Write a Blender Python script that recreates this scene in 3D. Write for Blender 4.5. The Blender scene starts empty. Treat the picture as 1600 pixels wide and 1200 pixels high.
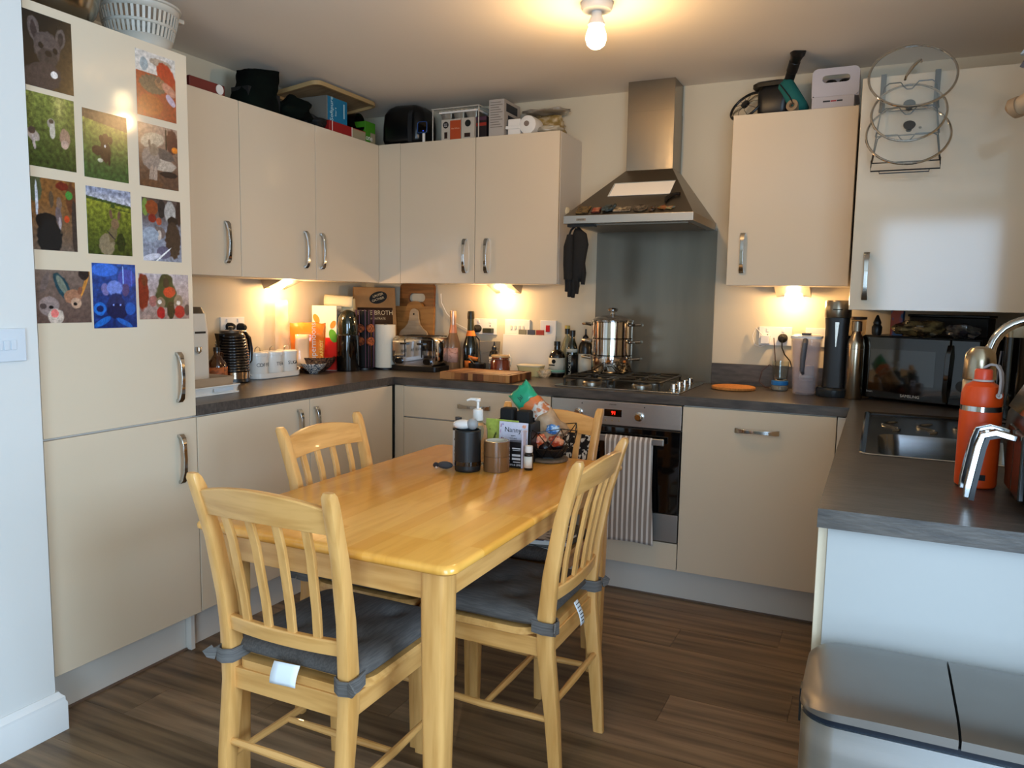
import bpy, math, random
from mathutils import Matrix, Vector, Euler
from mathutils import noise as mn
R = math.radians
PI = math.pi
scn = bpy.context.scene
COL = scn.collection
rnd = random.Random(7)

# ---------------------------------------------------------------- camera
cam = bpy.data.objects.new('camera', bpy.data.cameras.new('camera'))
COL.objects.link(cam)
cam.data.sensor_width = 36.0
cam.data.lens = 36.0 * 1210.8 / 1600.0
cam.data.clip_start = 0.05
cr, cu, cf = Vector((.90327, .428757, .016445)), Vector((-.061073, .090536, .994019)), Vector((-.424704, .898872, -.107964))
cm = Matrix((cr, cu, -cf)).transposed().to_4x4()
cm.translation = Vector((2.7987, -3.8575, 1.3025))
cam.matrix_world = cm
scn.camera = cam
# ---------------------------------------------------------------- world, lights, exposure
scn.view_settings.view_transform = 'Standard'
scn.view_settings.look = 'None'
scn.view_settings.gamma = 1.0
scn.view_settings.use_curve_mapping = False
scn.view_settings.exposure = 0.0
w = bpy.data.worlds.new('sky'); scn.world = w; w.use_nodes = True
w.node_tree.nodes['Background'].inputs[0].default_value = (.62, .78, 1, 1)
w.node_tree.nodes['Background'].inputs[1].default_value = 1.0
scn.cycles.max_bounces = 10
scn.cycles.caustics_reflective = False
scn.cycles.caustics_refractive = False
scn.cycles.sample_clamp_indirect = 6.0

def light(name, kind, loc, energy, col, rot=(0, 0, 0), size=.1, size_y=None, spread=None):
    l = bpy.data.lights.new(name, kind); l.energy = energy; l.color = col
    if kind == 'AREA':
        l.size = size
        if size_y: l.shape = 'RECTANGLE'; l.size_y = size_y
        if spread: l.spread = spread
    else: l.shadow_soft_size = size
    o = bpy.data.objects.new(name, l); COL.objects.link(o); o.location = loc; o.rotation_euler = rot
    return o
DAY = (.52, .745, 1.0)
WARM = (1.0, .66, .34)
# daylight through the patio doorway behind the camera, plus an added unseen side window
light('daylight_patio', 'AREA', (3.80, -6.33, 1.12), 150, DAY, (R(90), 0, 0), 2.15, 2.05)
light('added_side_daylight', 'AREA', (4.98, -3.35, 1.5), 120, DAY, (0, R(90), 0), 1.2, 1.6)  # added side source, placed to brighten the fridge and near left wall
BULB = light('bulb_light', 'POINT', (1.83, -1.16, 2.225), 11, (1.0, .60, .26), size=.034)
UND = [light('under_cabinet_light', 'POINT', p, e, (1.0, .62, .28), size=.018) for p, e in
       (((.115, -.80, 1.315), 5.2), ((.93, -.10, 1.31), 4.3), ((2.43, -.10, 1.325), 4.3))]

# ---------------------------------------------------------------- materials
MATS = {}
def lin(c):
    return tuple((x / 12.92 if x <= .04045 else ((x + .055) / 1.055) ** 2.4) for x in c)
def hexc(h):
    return lin(tuple(int(h[i:i + 2], 16) / 255 for i in (0, 2, 4)))
def mat(name, col='808080', rough=.5, metal=0., coat=0., trans=0., ior=1.45, emit=None, es=0., col2=None, scale=(8, 8, 8),
        detail=4, lo=.35, hi=.65, bump=0., bscale=None, spec=.5, alpha=1., rough2=None):
    if name in MATS: return MATS[name]
    m = bpy.data.materials.new(name); m.use_nodes = True
    nt = m.node_tree; b = nt.nodes['Principled BSDF']; I = b.inputs
    I['Base Color'].default_value = (*hexc(col), 1); I['Roughness'].default_value = rough; I['Metallic'].default_value = metal
    I['Coat Weight'].default_value = coat; I['Coat Roughness'].default_value = .05
    I['Transmission Weight'].default_value = trans; I['IOR'].default_value = ior
    I['Specular IOR Level'].default_value = spec; I['Alpha'].default_value = alpha
    if emit: I['Emission Color'].default_value = (*hexc(emit), 1); I['Emission Strength'].default_value = es
    if col2 or bump or rough2 is not None:
        tc = nt.nodes.new('ShaderNodeTexCoord'); mp = nt.nodes.new('ShaderNodeMapping')
        nt.links.new(tc.outputs['Object'], mp.inputs[0]); mp.inputs['Scale'].default_value = scale
        n = nt.nodes.new('ShaderNodeTexNoise'); n.inputs['Scale'].default_value = 1; n.inputs['Detail'].default_value = detail
        nt.links.new(mp.outputs[0], n.inputs['Vector'])
        if col2:
            r = nt.nodes.new('ShaderNodeValToRGB'); r.color_ramp.elements[0].position = lo; r.color_ramp.elements[1].position = hi
            r.color_ramp.elements[0].color = (*hexc(col), 1); r.color_ramp.elements[1].color = (*hexc(col2), 1)
            nt.links.new(n.outputs[0], r.inputs[0]); nt.links.new(r.outputs[0], I['Base Color'])
        if rough2 is not None:
            mr = nt.nodes.new('ShaderNodeMapRange'); mr.inputs[3].default_value = rough; mr.inputs[4].default_value = rough2
            nt.links.new(n.outputs[0], mr.inputs[0]); nt.links.new(mr.outputs[0], I['Roughness'])
        if bump:
            src = n
            if bscale:
                mp2 = nt.nodes.new('ShaderNodeMapping'); nt.links.new(tc.outputs['Object'], mp2.inputs[0]); mp2.inputs['Scale'].default_value = bscale
                src = nt.nodes.new('ShaderNodeTexNoise'); src.inputs['Scale'].default_value = 1; nt.links.new(mp2.outputs[0], src.inputs['Vector'])
            bp = nt.nodes.new('ShaderNodeBump'); bp.inputs['Strength'].default_value = bump; bp.inputs['Distance'].default_value = .002
            nt.links.new(src.outputs[0], bp.inputs['Height']); nt.links.new(bp.outputs[0], I['Normal'])
    MATS[name] = m
    return m
def staves(name, c1, c2, c3, bw, rh, rot=(0, 0, 0), rough=.28, grain=(3, 60, 3), coat=.3, off=.5, gmix=.35, rand=False):
    """glued staves: brick pattern of tone differences with streaky grain"""
    m = bpy.data.materials.new(name); m.use_nodes = True; nt = m.node_tree; N = nt.nodes; L = nt.links
    b = N['Principled BSDF']; b.inputs['Roughness'].default_value = rough; b.inputs['Coat Weight'].default_value = coat; b.inputs['Coat Roughness'].default_value = .12
    tc = N.new('ShaderNodeTexCoord'); mp = N.new('ShaderNodeMapping'); mp.inputs['Rotation'].default_value = rot
    L.new(tc.outputs['Object'], mp.inputs[0])
    br = N.new('ShaderNodeTexBrick'); br.offset = off; br.offset_frequency = 1; br.squash = 1
    br.inputs['Scale'].default_value = 1; br.inputs['Brick Width'].default_value = bw; br.inputs['Row Height'].default_value = rh
    br.inputs['Mortar Size'].default_value = 0.0; br.inputs['Bias'].default_value = 0
    br.inputs['Color1'].default_value = (*hexc(c1), 1); br.inputs['Color2'].default_value = (*hexc(c2), 1); br.inputs['Mortar'].default_value = (*hexc(c3), 1)
    L.new(mp.outputs[0], br.inputs['Vector'])
    mp2 = N.new('ShaderNodeMapping'); mp2.inputs['Scale'].default_value = grain; L.new(mp.outputs[0], mp2.inputs[0])
    n = N.new('ShaderNodeTexNoise'); n.inputs['Scale'].default_value = 1; n.inputs['Detail'].default_value = 6; n.inputs['Distortion'].default_value = .4
    L.new(mp2.outputs[0], n.inputs['Vector'])
    mx = N.new('ShaderNodeMix'); mx.data_type = 'RGBA'; mx.blend_type = 'MIX'
    mr = N.new('ShaderNodeMapRange'); mr.inputs[1].default_value = .45; mr.inputs[2].default_value = .75; mr.inputs[3].default_value = 0; mr.inputs[4].default_value = gmix
    L.new(n.outputs[0], mr.inputs[0]); L.new(mr.outputs[0], mx.inputs[0]); L.new(br.outputs[0], mx.inputs[6]); mx.inputs[7].default_value = (*hexc(c3), 1)
    L.new(mx.outputs[2], b.inputs['Base Color'])
    MATS[name] = m
    return m

white_gloss = mat('white_gloss', 'd2c1a8', .09)
white_side = mat('white_side', 'cfc7bc', .3)
wall_paint = mat('wall_paint', 'ccbfa6', .9, bump=.05, scale=(90, 90, 90))
ceil_paint = mat('ceiling_paint', 'ebe2d4', .95, bump=.08, scale=(60, 60, 60))
trim_paint = mat('trim_paint', 'dcdcda', .35)
worktop_m = mat('worktop_laminate', '3a3532', .32, col2='564f49', scale=(14, 120, 60), lo=.3, hi=.7, bump=.15, bscale=(60, 400, 200), spec=.45)
chrome = mat('chrome', 'c4c4c2', .1, 1.0)
steel = mat('brushed_steel', '948c80', .26, 1.0, scale=(300, 300, 4), bump=.18)
steelx = mat('brushed_steel_wide', 'b0aaa2', .3, 1.0, scale=(3, 260, 260), bump=.12, rough2=.42)
dark_steel = mat('dark_steel', '5f5952', .35, .9)
black_pl = mat('black_plastic', '121212', .35)
black_gl = mat('black_gloss', '060606', .06, coat=.5)
black_mt = mat('black_matt', '0d0d0d', .8)
rubber = mat('black_rubber', '101010', .7)
white_pl = mat('white_plastic', 'dfdbd4', .35)
white_ma = mat('white_matt', 'dcd8d0', .8)
paper = mat('paper', 'e8e4dc', .8)
glass = mat('clear_glass', 'f4faf8', .02, trans=1., ior=1.45)
clearp = mat('clear_plastic', 'f0f0ee', .08, trans=.92, ior=1.3)
grey_fab = mat('grey_cotton', '4e4a47', .95, col2='5c5753', scale=(220, 18, 220), bump=.4, lo=.4, hi=.6)
grey_band = mat('grey_tie', '5a5653', .95, col2='6d6966', scale=(8, 8, 500), bump=.5, lo=.4, hi=.6)
orange = mat('orange_red', 'd8460f', .4)
def wood(n, axis, a='dea863', b='c68e4a', **k):
    s = {'x': (4, 45, 45), 'y': (45, 4, 45), 'z': (45, 45, 4)}[axis]
    return mat(n + '_' + axis, a, .38, col2=b, scale=s, lo=.42, hi=.72, coat=.25, **k)
Wx, Wy, Wz = (wood('rubberwood', a) for a in 'xyz')
table_top_m = staves('table_staves', 'f4b455', 'e59e3c', 'c9862c', .28, .048, (0, 0, R(90)), .24, (5, 45, 5), .25, .37)
endgrain_m = staves('end_grain', 'a3703e', '6d3f20', '4a2a15', .03, .034, (0, 0, 0), .45, (60, 60, 3), 0, .5)
board_side_m = staves('board_blocks', 'b98550', '6b3d20', '8d5c34', .028, .2, (R(90), 0, 0), .45, (60, 60, 3), 0, .5)

# ---------------------------------------------------------------- mesh builder
def rot2(p, a):
    c, s = math.cos(a), math.sin(a); return (p[0] * c - p[1] * s, p[0] * s + p[1] * c)
def rrect(x0, x1, y0, y1, r, n=5):
    out = []
    for cx, cy, a0 in ((x1 - r, y1 - r, 0), (x0 + r, y1 - r, 90), (x0 + r, y0 + r, 180), (x1 - r, y0 + r, 270)):
        for i in range(n + 1):
            a = R(a0 + 90 * i / n); out.append((cx + r * math.cos(a), cy + r * math.sin(a)))
    return out
def circ(r, n=24, c=(0, 0), ry=None):
    return [(c[0] + r * math.cos(2 * PI * i / n), c[1] + (ry or r) * math.sin(2 * PI * i / n)) for i in range(n)]
class B:
    def __init__(s, T=None): s.v = []; s.f = []; s.m = []; s.T = T
    def add(s, vs, fs, mi=0, T=None):
        o = len(s.v)
        for p in vs:
            p = Vector(p)
            if T is not None: p = T @ p
            if s.T is not None: p = s.T @ p
            s.v.append(p)
        for f in fs: s.f.append([i + o for i in f]); s.m.append(mi)
        return s
    def box(s, x0, x1, y0, y1, z0, z1, mi=0, T=None):
        return s.add([(x, y, z) for z in (z0, z1) for y in (y0, y1) for x in (x0, x1)],
                     [(0, 2, 3, 1), (4, 5, 7, 6), (0, 1, 5, 4), (2, 6, 7, 3), (0, 4, 6, 2), (1, 3, 7, 5)], mi, T)
    def lathe(s, prof, n=24, mi=0, T=None, c=(0, 0), capb=True, capt=True, sx=1, sy=1):
        vs = []; fs = []
        for r, z in prof:
            for i in range(n):
                a = 2 * PI * i / n; vs.append((c[0] + sx * r * math.cos(a), c[1] + sy * r * math.sin(a), z))
        for k in range(len(prof) - 1):
            for i in range(n):
                j = (i + 1) % n; fs.append((k * n + i, k * n + j, (k + 1) * n + j, (k + 1) * n + i))
        if capb and prof[0][0] > 1e-5: fs.append(tuple(range(n))[::-1])
        if capt and prof[-1][0] > 1e-5: fs.append(tuple((len(prof) - 1) * n + i for i in range(n)))
        return s.add(vs, fs, mi, T)
    def cyl(s, r, z0, z1, n=20, mi=0, T=None, c=(0, 0), r2=None):
        return s.lathe([(r, z0), (r if r2 is None else r2, z1)], n, mi, T, c)
    def prism(s, poly, z0, z1, mi=0, T=None, mt=None):
        n = len(poly); vs = [(x, y, z0) for x, y in poly] + [(x, y, z1) for x, y in poly]
        s.add(vs, [(i, (i + 1) % n, n + (i + 1) % n, n + i) for i in range(n)] + [tuple(range(n))[::-1]], mi, T)
        return s.add([(x, y, z1) for x, y in poly], [tuple(range(n))], mi if mt is None else mt, T)
    def loft(s, rings, mi=0, T=None, closed=False, caps=True):
        n = len(rings[0]); vs = [p for r in rings for p in r]; fs = []; m = len(rings)
        for k in range(m if closed else m - 1):
            for i in range(n):
                j = (i + 1) % n; fs.append((k * n + i, k * n + j, ((k + 1) % m) * n + j, ((k + 1) % m) * n + i))
        if caps and not closed: fs.append(tuple(range(n))[::-1]); fs.append(tuple((m - 1) * n + i for i in range(n)))
        return s.add(vs, fs, mi, T)
    def tube(s, path, r, n=8, mi=0, T=None, closed=False, ry=None, up=None):
        P = [Vector(p) for p in path]; rings = []; m = len(P); nrm = None
        for k in range(m):
            a = P[k - 1] if (k > 0 or closed) else P[k]; b = P[(k + 1) % m] if (k < m - 1 or closed) else P[k]
            t = (b - a).normalized()
            if up is not None: u = Vector(up)
            elif nrm is None: u = Vector((0, 0, 1)) if abs(t.z) < .9 else Vector((1, 0, 0))
            else: u = nrm
            x = u.cross(t).normalized(); y = t.cross(x).normalized(); nrm = y
            rr = r[k] if isinstance(r, (list, tuple)) else r
            if n == 4:
                q = (ry or rr); cs = ((rr, q), (-rr, q), (-rr, -q), (rr, -q))
                rings.append([P[k] + x * c[0] + y * c[1] for c in cs])
            else:
                rings.append([P[k] + x * rr * math.cos(2 * PI * i / n) + y * (ry or rr) * math.sin(2 * PI * i / n) for i in range(n)])
        return s.loft(rings, mi, T, closed)
    def grid(s, fn, nu, nv, mi=0, T=None):
        vs = [fn(i / nu, j / nv) for j in range(nv + 1) for i in range(nu + 1)]
        fs = [(j * (nu + 1) + i, j * (nu + 1) + i + 1, (j + 1) * (nu + 1) + i + 1, (j + 1) * (nu + 1) + i) for j in range(nv) for i in range(nu)]
        return s.add(vs, fs, mi, T)
    def ball(s, rx, ry=None, rz=None, c=(0, 0, 0), n=16, mi=0, T=None, wob=0, seed=0):
        ry = ry or rx; rz = rz or rx; prof = []; m = n // 2; vs = []; fs = []
        for k in range(m + 1):
            t = PI * k / m
            for i in range(n):
                a = 2 * PI * i / n; d = Vector((math.sin(t) * math.cos(a), math.sin(t) * math.sin(a), -math.cos(t)))
                q = 1 + (wob * mn.noise(d * 1.8 + Vector((seed, seed * .7, 0))) if wob else 0)
                vs.append((c[0] + rx * d.x * q, c[1] + ry * d.y * q, c[2] + rz * d.z * q))
        for k in range(m):
            for i in range(n):
                j = (i + 1) % n; fs.append((k * n + i, k * n + j, (k + 1) * n + j, (k + 1) * n + i))
        return s.add(vs, fs, mi, T)
def TR(x=0, y=0, z=0, rx=0, ry=0, rz=0, s=1):
    return Matrix.Translation((x, y, z)) @ Euler((R(rx), R(ry), R(rz))).to_matrix().to_4x4() @ Matrix.Scale(s, 4)
def obj(name, b, mats, parent=None, loc=None, rot=None, bevel=0, seg=2, sub=0, sharp=35, solid=0):
    me = bpy.data.meshes.new(name); me.from_pydata([tuple(v) for v in b.v], [], b.f)
    if not isinstance(mats, (list, tuple)): mats = [mats]
    for m in mats: me.materials.append(m)
    me.polygons.foreach_set('material_index', b.m); me.polygons.foreach_set('use_smooth', [True] * len(b.f))
    if len(b.f) < 60000:
        import bmesh
        bm = bmesh.new(); bm.from_mesh(me); bmesh.ops.remove_doubles(bm, verts=bm.verts, dist=1e-5)
        bmesh.ops.dissolve_degenerate(bm, edges=bm.edges, dist=1e-6)
        bmesh.ops.recalc_face_normals(bm, faces=bm.faces); bm.to_mesh(me); bm.free()
    me.set_sharp_from_angle(angle=R(sharp)); me.update()
    o = bpy.data.objects.new(name, me); COL.objects.link(o)
    if parent: o.parent = parent
    if loc: o.location = loc
    if rot: o.rotation_euler = [R(a) for a in rot]
    if solid:
        q = o.modifiers.new('s', 'SOLIDIFY'); q.thickness = solid; q.offset = 0
    if bevel:
        q = o.modifiers.new('b', 'BEVEL'); q.width = bevel; q.segments = seg; q.harden_normals = True; q.limit_method = 'ANGLE'; q.angle_limit = R(40)
    if sub:
        q = o.modifiers.new('u', 'SUBSURF'); q.levels = sub; q.render_levels = sub
    return o
def tag(o, label=None, cat=None, group=None, kind=None):
    if label: o['label'] = label
    if cat: o['category'] = cat
    if group: o['group'] = group
    if kind: o['kind'] = kind
    return o
def thing(name, label, cat, loc=(0, 0, 0), rz=0, group=None, rot=None):
    o = bpy.data.objects.new(name, None); COL.objects.link(o); o.empty_display_size = .05
    o.location = loc; o.rotation_euler = [R(a) for a in rot] if rot else (0, 0, R(rz))
    return tag(o, label, cat, group)
def solo(name, b, mats, label, cat, loc=(0, 0, 0), rz=0, group=None, rot=None, **k):
    o = obj(name, b, mats, None, loc, rot or (0, 0, rz), **k); return tag(o, label, cat, group)
def copy_tree(o, parent=None):
    c = o.copy(); COL.objects.link(c)
    if parent: c.parent = parent
    for ch in o.children: copy_tree(ch, c)
    return c
def struct(name, b, mats, label=None, **k):
    o = obj(name, b, mats, **k); return tag(o, label, None, None, 'structure')
FRONT = (90, 0, 0)      # print facing -y
SIDE = (90, 0, 90)      # print facing +x
def txt(s, size, m, parent, loc, rot=FRONT, name='lettering', align='CENTER', ext=.0003, sx=1.):
    c = bpy.data.curves.new('t', 'FONT'); c.body = s; c.size = size; c.align_x = align; c.align_y = 'CENTER'; c.extrude = ext; c.resolution_u = 3
    t = bpy.data.objects.new('t', c); COL.objects.link(t)
    me = bpy.data.meshes.new_from_object(t); bpy.data.objects.remove(t); bpy.data.curves.remove(c)
    me.materials.clear(); me.materials.append(m); me.name = name
    o = bpy.data.objects.new(name, me); COL.objects.link(o); o.parent = parent; o.location = loc; o.rotation_euler = [R(a) for a in rot]; o.scale = (sx, 1, 1)
    return o
# flat prints: a fine grid whose colours are computed by a painter function
def print_mat():
    if 'print' in MATS: return MATS['print']
    m = bpy.data.materials.new('print'); m.use_nodes = True; nt = m.node_tree
    a = nt.nodes.new('ShaderNodeVertexColor'); a.layer_name = 'Col'; b = nt.nodes['Principled BSDF']; b.inputs['Roughness'].default_value = .22
    nt.links.new(a.outputs[0], b.inputs['Base Color']); MATS['print'] = m; return m
def picture(name, wd, ht, nx, ny, fn, T=None, th=.0006, parent=None, loc=None, rot=None, mats=None):
    me = bpy.data.meshes.new(name); vs = []; cols = []; fs = []
    for j in range(ny + 1):
        for i in range(nx + 1):
            u, v = i / nx, j / ny; p = Vector(((u - .5) * wd, (v - .5) * ht, th))
            vs.append(tuple(T @ p if T is not None else p)); cols += [*lin(tuple(min(1, max(0, c)) for c in fn(u, v))), 1]
    for j in range(ny):
        for i in range(nx):
            a = j * (nx + 1) + i; fs.append((a, a + 1, a + nx + 2, a + nx + 1))
    k = len(vs); h = (wd / 2, ht / 2)
    for z in (0, th * .98):
        for x, y in ((-h[0], -h[1]), (h[0], -h[1]), (h[0], h[1]), (-h[0], h[1])):
            p = Vector((x, y, z)); vs.append(tuple(T @ p if T is not None else p)); cols += [.8, .8, .8, 1]
    fs += [(k, k + 3, k + 2, k + 1), (k, k + 1, k + 5, k + 4), (k + 1, k + 2, k + 6, k + 5), (k + 2, k + 3, k + 7, k + 6), (k + 3, k, k + 4, k + 7)]
    me.from_pydata(vs, [], fs); ca = me.color_attributes.new('Col', 'FLOAT_COLOR', 'POINT'); ca.data.foreach_set('color', cols)
    me.materials.append(mats or print_mat()); me.update()
    o = bpy.data.objects.new(name, me); COL.objects.link(o)
    if parent: o.parent = parent
    if loc: o.location = loc
    if rot: o.rotation_euler = [R(a) for a in rot]
    return o
def ell(u, v, cx, cy, rx, ry, a=0):
    x, y = rot2((u - cx, v - cy), -R(a)); return (x / rx) ** 2 + (y / ry) ** 2
def painter(bg, shapes, asp=1.33, seed=0, grain=.05):
    """bg(u, v) -> colour; shapes are soft noisy ellipses or boxes laid over it"""
    def fn(u, v):
        c = bg(u, v); n = mn.noise(Vector((u * 14, v * 14 * asp, seed))); n2 = mn.noise(Vector((u * 40, v * 40 * asp, seed + 9)))
        c = tuple(x * (1 + grain * 3 * n + grain * 1.8 * n2) for x in c)
        for sh in shapes:
            cx, cy, rx, ry, a, col = sh[:6]
            if len(sh) > 6 and sh[6] == 'b':
                x, y = rot2((u - cx, v - cy), -R(a)); d = max(abs(x / rx), abs(y / ry))
            else: d = ell(u, v, cx, cy, rx, ry, a) + .25 * n
            if d < 1.15:
                k = 1 + .16 * n + .16 * n2; c = mix(c, tuple(x * k for x in col), (1.15 - d) * 4)
        return c
    return fn
def mix(a, b, t):
    t = min(1, max(0, t)); return tuple(x + (y - x) * t for x, y in zip(a, b))
# ================================================================ THE SETTING
H = 2.344
fl = struct('floor', B().box(0, 5.0, -6.4, 0, -.06, -.004), mat('floor_base', '3a322b', .8))
pm = []
for i, (a, b_) in enumerate((('8b7255', '574533'), ('7e674d', '4d3c2b'), ('967c60', '5f4c3a'))):
    pm.append(mat('vinyl_plank_%d' % i, a, .34, col2=b_, scale=(1.6, 26, 5), detail=6, lo=.36, hi=.68, bump=.12, bscale=(6, 200, 10), spec=.35))
row = 0; y = -.5
while y > -5.0:
    x = .45 - (row * .37) % 1.2
    while x < 3.7:
        x0, x1 = max(x, .12), min(x + 1.22, 3.9)
        if x1 - x0 > .05:
            p = obj('plank', B().box(x0 + .0006, x1 - .0006, y - .1794, y - .0006, -.004, 0), pm[rnd.randrange(3)], fl)
            # shift the plank's own origin so that the grain differs from board to board
            off = Vector((rnd.uniform(-9, 9), rnd.uniform(-9, 9), 0)); p.data.transform(Matrix.Translation(-off)); p.location = off
        x += 1.22
    y -= .18; row += 1
struct('wall_back', B().box(-.15, 4.0, 0, .15, 0, H), wall_paint)
struct('wall_left', B().box(-.15, 0, -2.45, 0, 0, H), wall_paint)
wl = struct('wall_left_near', B().box(-.15, .65, -6.4, -2.452, 0, H), mat('wall_paint_cool', 'd5d4d0', .9, bump=.05, scale=(90, 90, 90)))
struct('wall_right', B().box(3.34, 3.5, -2.4, 0, 0, H).box(4.95, 5.0, -6.4, -2.4, 0, .9).box(4.95, 5.0, -6.4, -2.4, 2.1, H)
       .box(4.95, 5.0, -2.54, -2.4, .9, 2.1).box(4.95, 5.0, -6.4, -4.16, .9, 2.1).box(3.5, 5.0, -2.45, -2.4, 0, H), wall_paint)
struct('wall_rear', B().box(0, 2.70, -6.4, -6.3, 0, H).box(4.9, 5, -6.4, -6.3, 0, H).box(2.7, 4.9, -6.4, -6.3, 2.2, H), wall_paint)
d1 = struct('door_1', B().box(2.7, 2.76, -6.38, -6.31, 0, 2.2).box(4.84, 4.9, -6.38, -6.31, 0, 2.2).box(2.76, 4.84, -6.38, -6.31, 2.14, 2.2).box(3.77, 3.83, -6.32, -6.28, 0, 2.14), trim_paint)
struct('ceiling', B().box(-.15, 5.0, -6.4, .15, H, H + .1), ceil_paint)
# skirting with a moulded top on the near left wall
prof = [(0, 0), (.020, 0), (.020, .085), (.016, .092), (.016, .103), (.008, .112), (.004, .120), (0, .120)]
b = B()
n = len(prof)
ya, yb = -6.3, -2.448
b.loft([[(.65 + x, ya, z) for x, z in prof], [(.65 + x, yb + x, z) for x, z in prof], ], 0, None, False, True)
b.loft([[(.65 + x, yb + x, z) for x, z in prof], [(.56, yb + x, z) for x, z in prof]], 0)
struct('baseboard_left', b, trim_paint)
# splashback and upstand
struct('trim_1', B().box(1.452, 2.062, -.008, 0, .912, 1.66), mat('splash_glass', '6f695c', .2, .3, col2='787264', scale=(9, 9, 1.2)), 'grey splashback sheet between hob and extractor hood', bevel=.001)
struct('trim_2', B().box(2.064, 3.335, -.018, 0, .9105, 1.012), worktop_m, 'dark laminate upstand along the wall right of the hob', bevel=.0015)

# ---------------------------------------------------------------- doors, handles
def arch_handle(parent, M, length=.175, w_=.0085):
    b = B(M)
    h = length / 2
    prof = [(0, -h, .0105), (-.010, -h, .0105), (-.021, -h + .012, .010), (-.027, -h + .040, .0078), (-.030, 0, .0068), (-.027, h - .04, .0078), (-.021, h - .012, .010), (-.010, h, .0105), (0, h, .0105)]
    th = [.011, .010, .006, .0045, .004, .0045, .006, .010, .011]
    rings = []
    for k, (y, z, ww) in enumerate(prof):
        y2 = min(0, y + th[k] * .9) if 0 < k < 8 else 0
        zz = z - math.copysign(.012, z) if k in (0, 1, 7, 8) else z
        if k in (0, 8): rings.append([(-ww, 0, z), (ww, 0, z), (ww, 0, zz), (-ww, 0, zz)])
        elif k in (1, 7): rings.append([(-ww, y, z), (ww, y, z), (ww, y, zz), (-ww, y, zz)])
        else:
            rings.append([(-ww, y, z), (ww, y, z), (ww, y + .0075, z * .93), (-ww, y + .0075, z * .93)])
    b.loft(rings)
    return obj('handle', b, chrome, parent, bevel=.0015)
def door(parent, x0, x1, z0, z1, hx=None, hz=None, horiz=False, name='door', hl=.175):
    """local frame: cabinet front is -y, door occupies y -.019..0"""
    g = .0016
    d = obj(name, B().box(x0 + g, x1 - g, -.019, -.0005, z0 + g, z1 - g), white_gloss, parent, bevel=.0016)
    if hx is not None:
        M = TR(hx, -.019, hz) if not horiz else TR(hx, -.019, hz, ry=90)
        arch_handle(d, M, hl)
    return d
UB, UT = 1.381, 2.117
ANG = 90  # left wall units face +x
def wall_unit(label, w_, loc, rz, hx, depth=.285, zb=UB, zt=UT, hz=None, doors=True, filler=0, mirror=False):
    t = thing('wall_cabinet', label, 'cabinet', loc, rz, 'white gloss wall cabinets')
    hgt = zt - zb
    obj('body', B().box(.001, w_ - .001, .0005, depth, 0.001, hgt - .001), white_side, t, bevel=.001)
    door(t, 0, w_, 0, hgt, hx, (hz if hz is not None else .142))
    return t
# left wall, faces +x : local x runs +y
wall_unit('white gloss wall cabinet next to the tall fridge housing', 1.866 - 1.3175, (.287, -1.866, UB), 90, .462)
wall_unit('white gloss wall cabinet above the kettle, middle of the left wall', .49, (.287, -1.3175, UB), 90, .407)
t = wall_unit('white gloss wall cabinet nearest the corner on the left wall', .8275 - .305, (.287, -.8275, UB), 90, .036)
# corner filler
b = B().box(.305, .4415, -.305, -.2875, UB, UT)
solo('filler_panel', b, white_gloss, 'narrow white filler panel in the corner between the wall cabinets', 'panel', bevel=.001)
wall_unit('white gloss wall cabinet above the toaster, in the corner', .896 - .442, (.442, -.287, UB), 0, .399)
wall_unit('white gloss wall cabinet beside the extractor hood, above the light switch row', 1.3545 - .896, (.896, -.287, UB), 0, .071)
wall_unit('white gloss wall cabinet right of the hood, above the water jug', 2.667 - 2.165, (2.165, -.287, UB), 0, .066)
t = thing('corner_cupboard', 'large white corner cupboard projecting over the microwave with lid rack on its door', 'cabinet', (2.687, -.688, 1.285))
obj('body', B().box(.001, .645, .0005, .685, .001, UT - 1.285), white_side, t, bevel=.001)
door(t, 0, .646, 0, UT - 1.285, .052, .125)
# ---------------------------------------------------------------- tall fridge housing
FY0, FY1 = -2.431, -1.868
t = thing('fridge_housing', 'tall white integrated fridge freezer housing covered in dog photos', 'fridge', (.6, FY0, 0), 90)
wf = FY1 - FY0
obj('body', B().box(.001, wf - .001, .0005, .59, .147, 2.105), white_side, t, bevel=.001)
obj('side_panel', B().box(wf - .018, wf, .02, .599, 0, .1465), white_side, t, bevel=.001)
door(t, 0, wf - .001, .8735, 2.107, wf - .077, 1.018)
door(t, 0, wf - .001, .147, .8695, wf - .077, .732)
pl = obj('plinth', B().box(.0, wf - .02, .045, .06, .004, .128), white_side, t, bevel=.001)
obj('floor_seal', B().box(.0, wf - .02, .038, .045, .0, .006), mat('brown_seal', '6b5546', .5), t)

# ---------------------------------------------------------------- base units
ZT, TH = .91, .0375
ZB = ZT - TH
t = thing('base_cabinet', 'white gloss base cabinet beside the fridge housing, under the kettle', 'cabinet', (.598, -1.8665, 0), 90, 'white gloss base cabinets')
obj('body', B().box(.001, .606, .0005, .59, .15, ZB - .002), white_side, t); door(t, 0, .607, .148, ZB - .004, .535, .745)
obj('plinth', B().box(0, .607, .05, .066, .0, .148), white_side, t)
t = thing('base_cabinet', 'white gloss base cabinet in the left run nearest the corner', 'cabinet', (.598, -1.2585, 0), 90, 'white gloss base cabinets')
obj('body', B().box(.001, .607, .0005, .59, .15, ZB - .002), white_side, t); door(t, 0, .622, .148, ZB - .004, .034, .745)
obj('plinth', B().box(0, .66, .05, .066, .0, .148), white_side, t)
solo('corner_post', B().box(.617, .6695, -.6155, -.598, .148, ZB - .003), white_gloss, 'narrow white corner post between left and back base cabinets', 'panel', bevel=.001)
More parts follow.
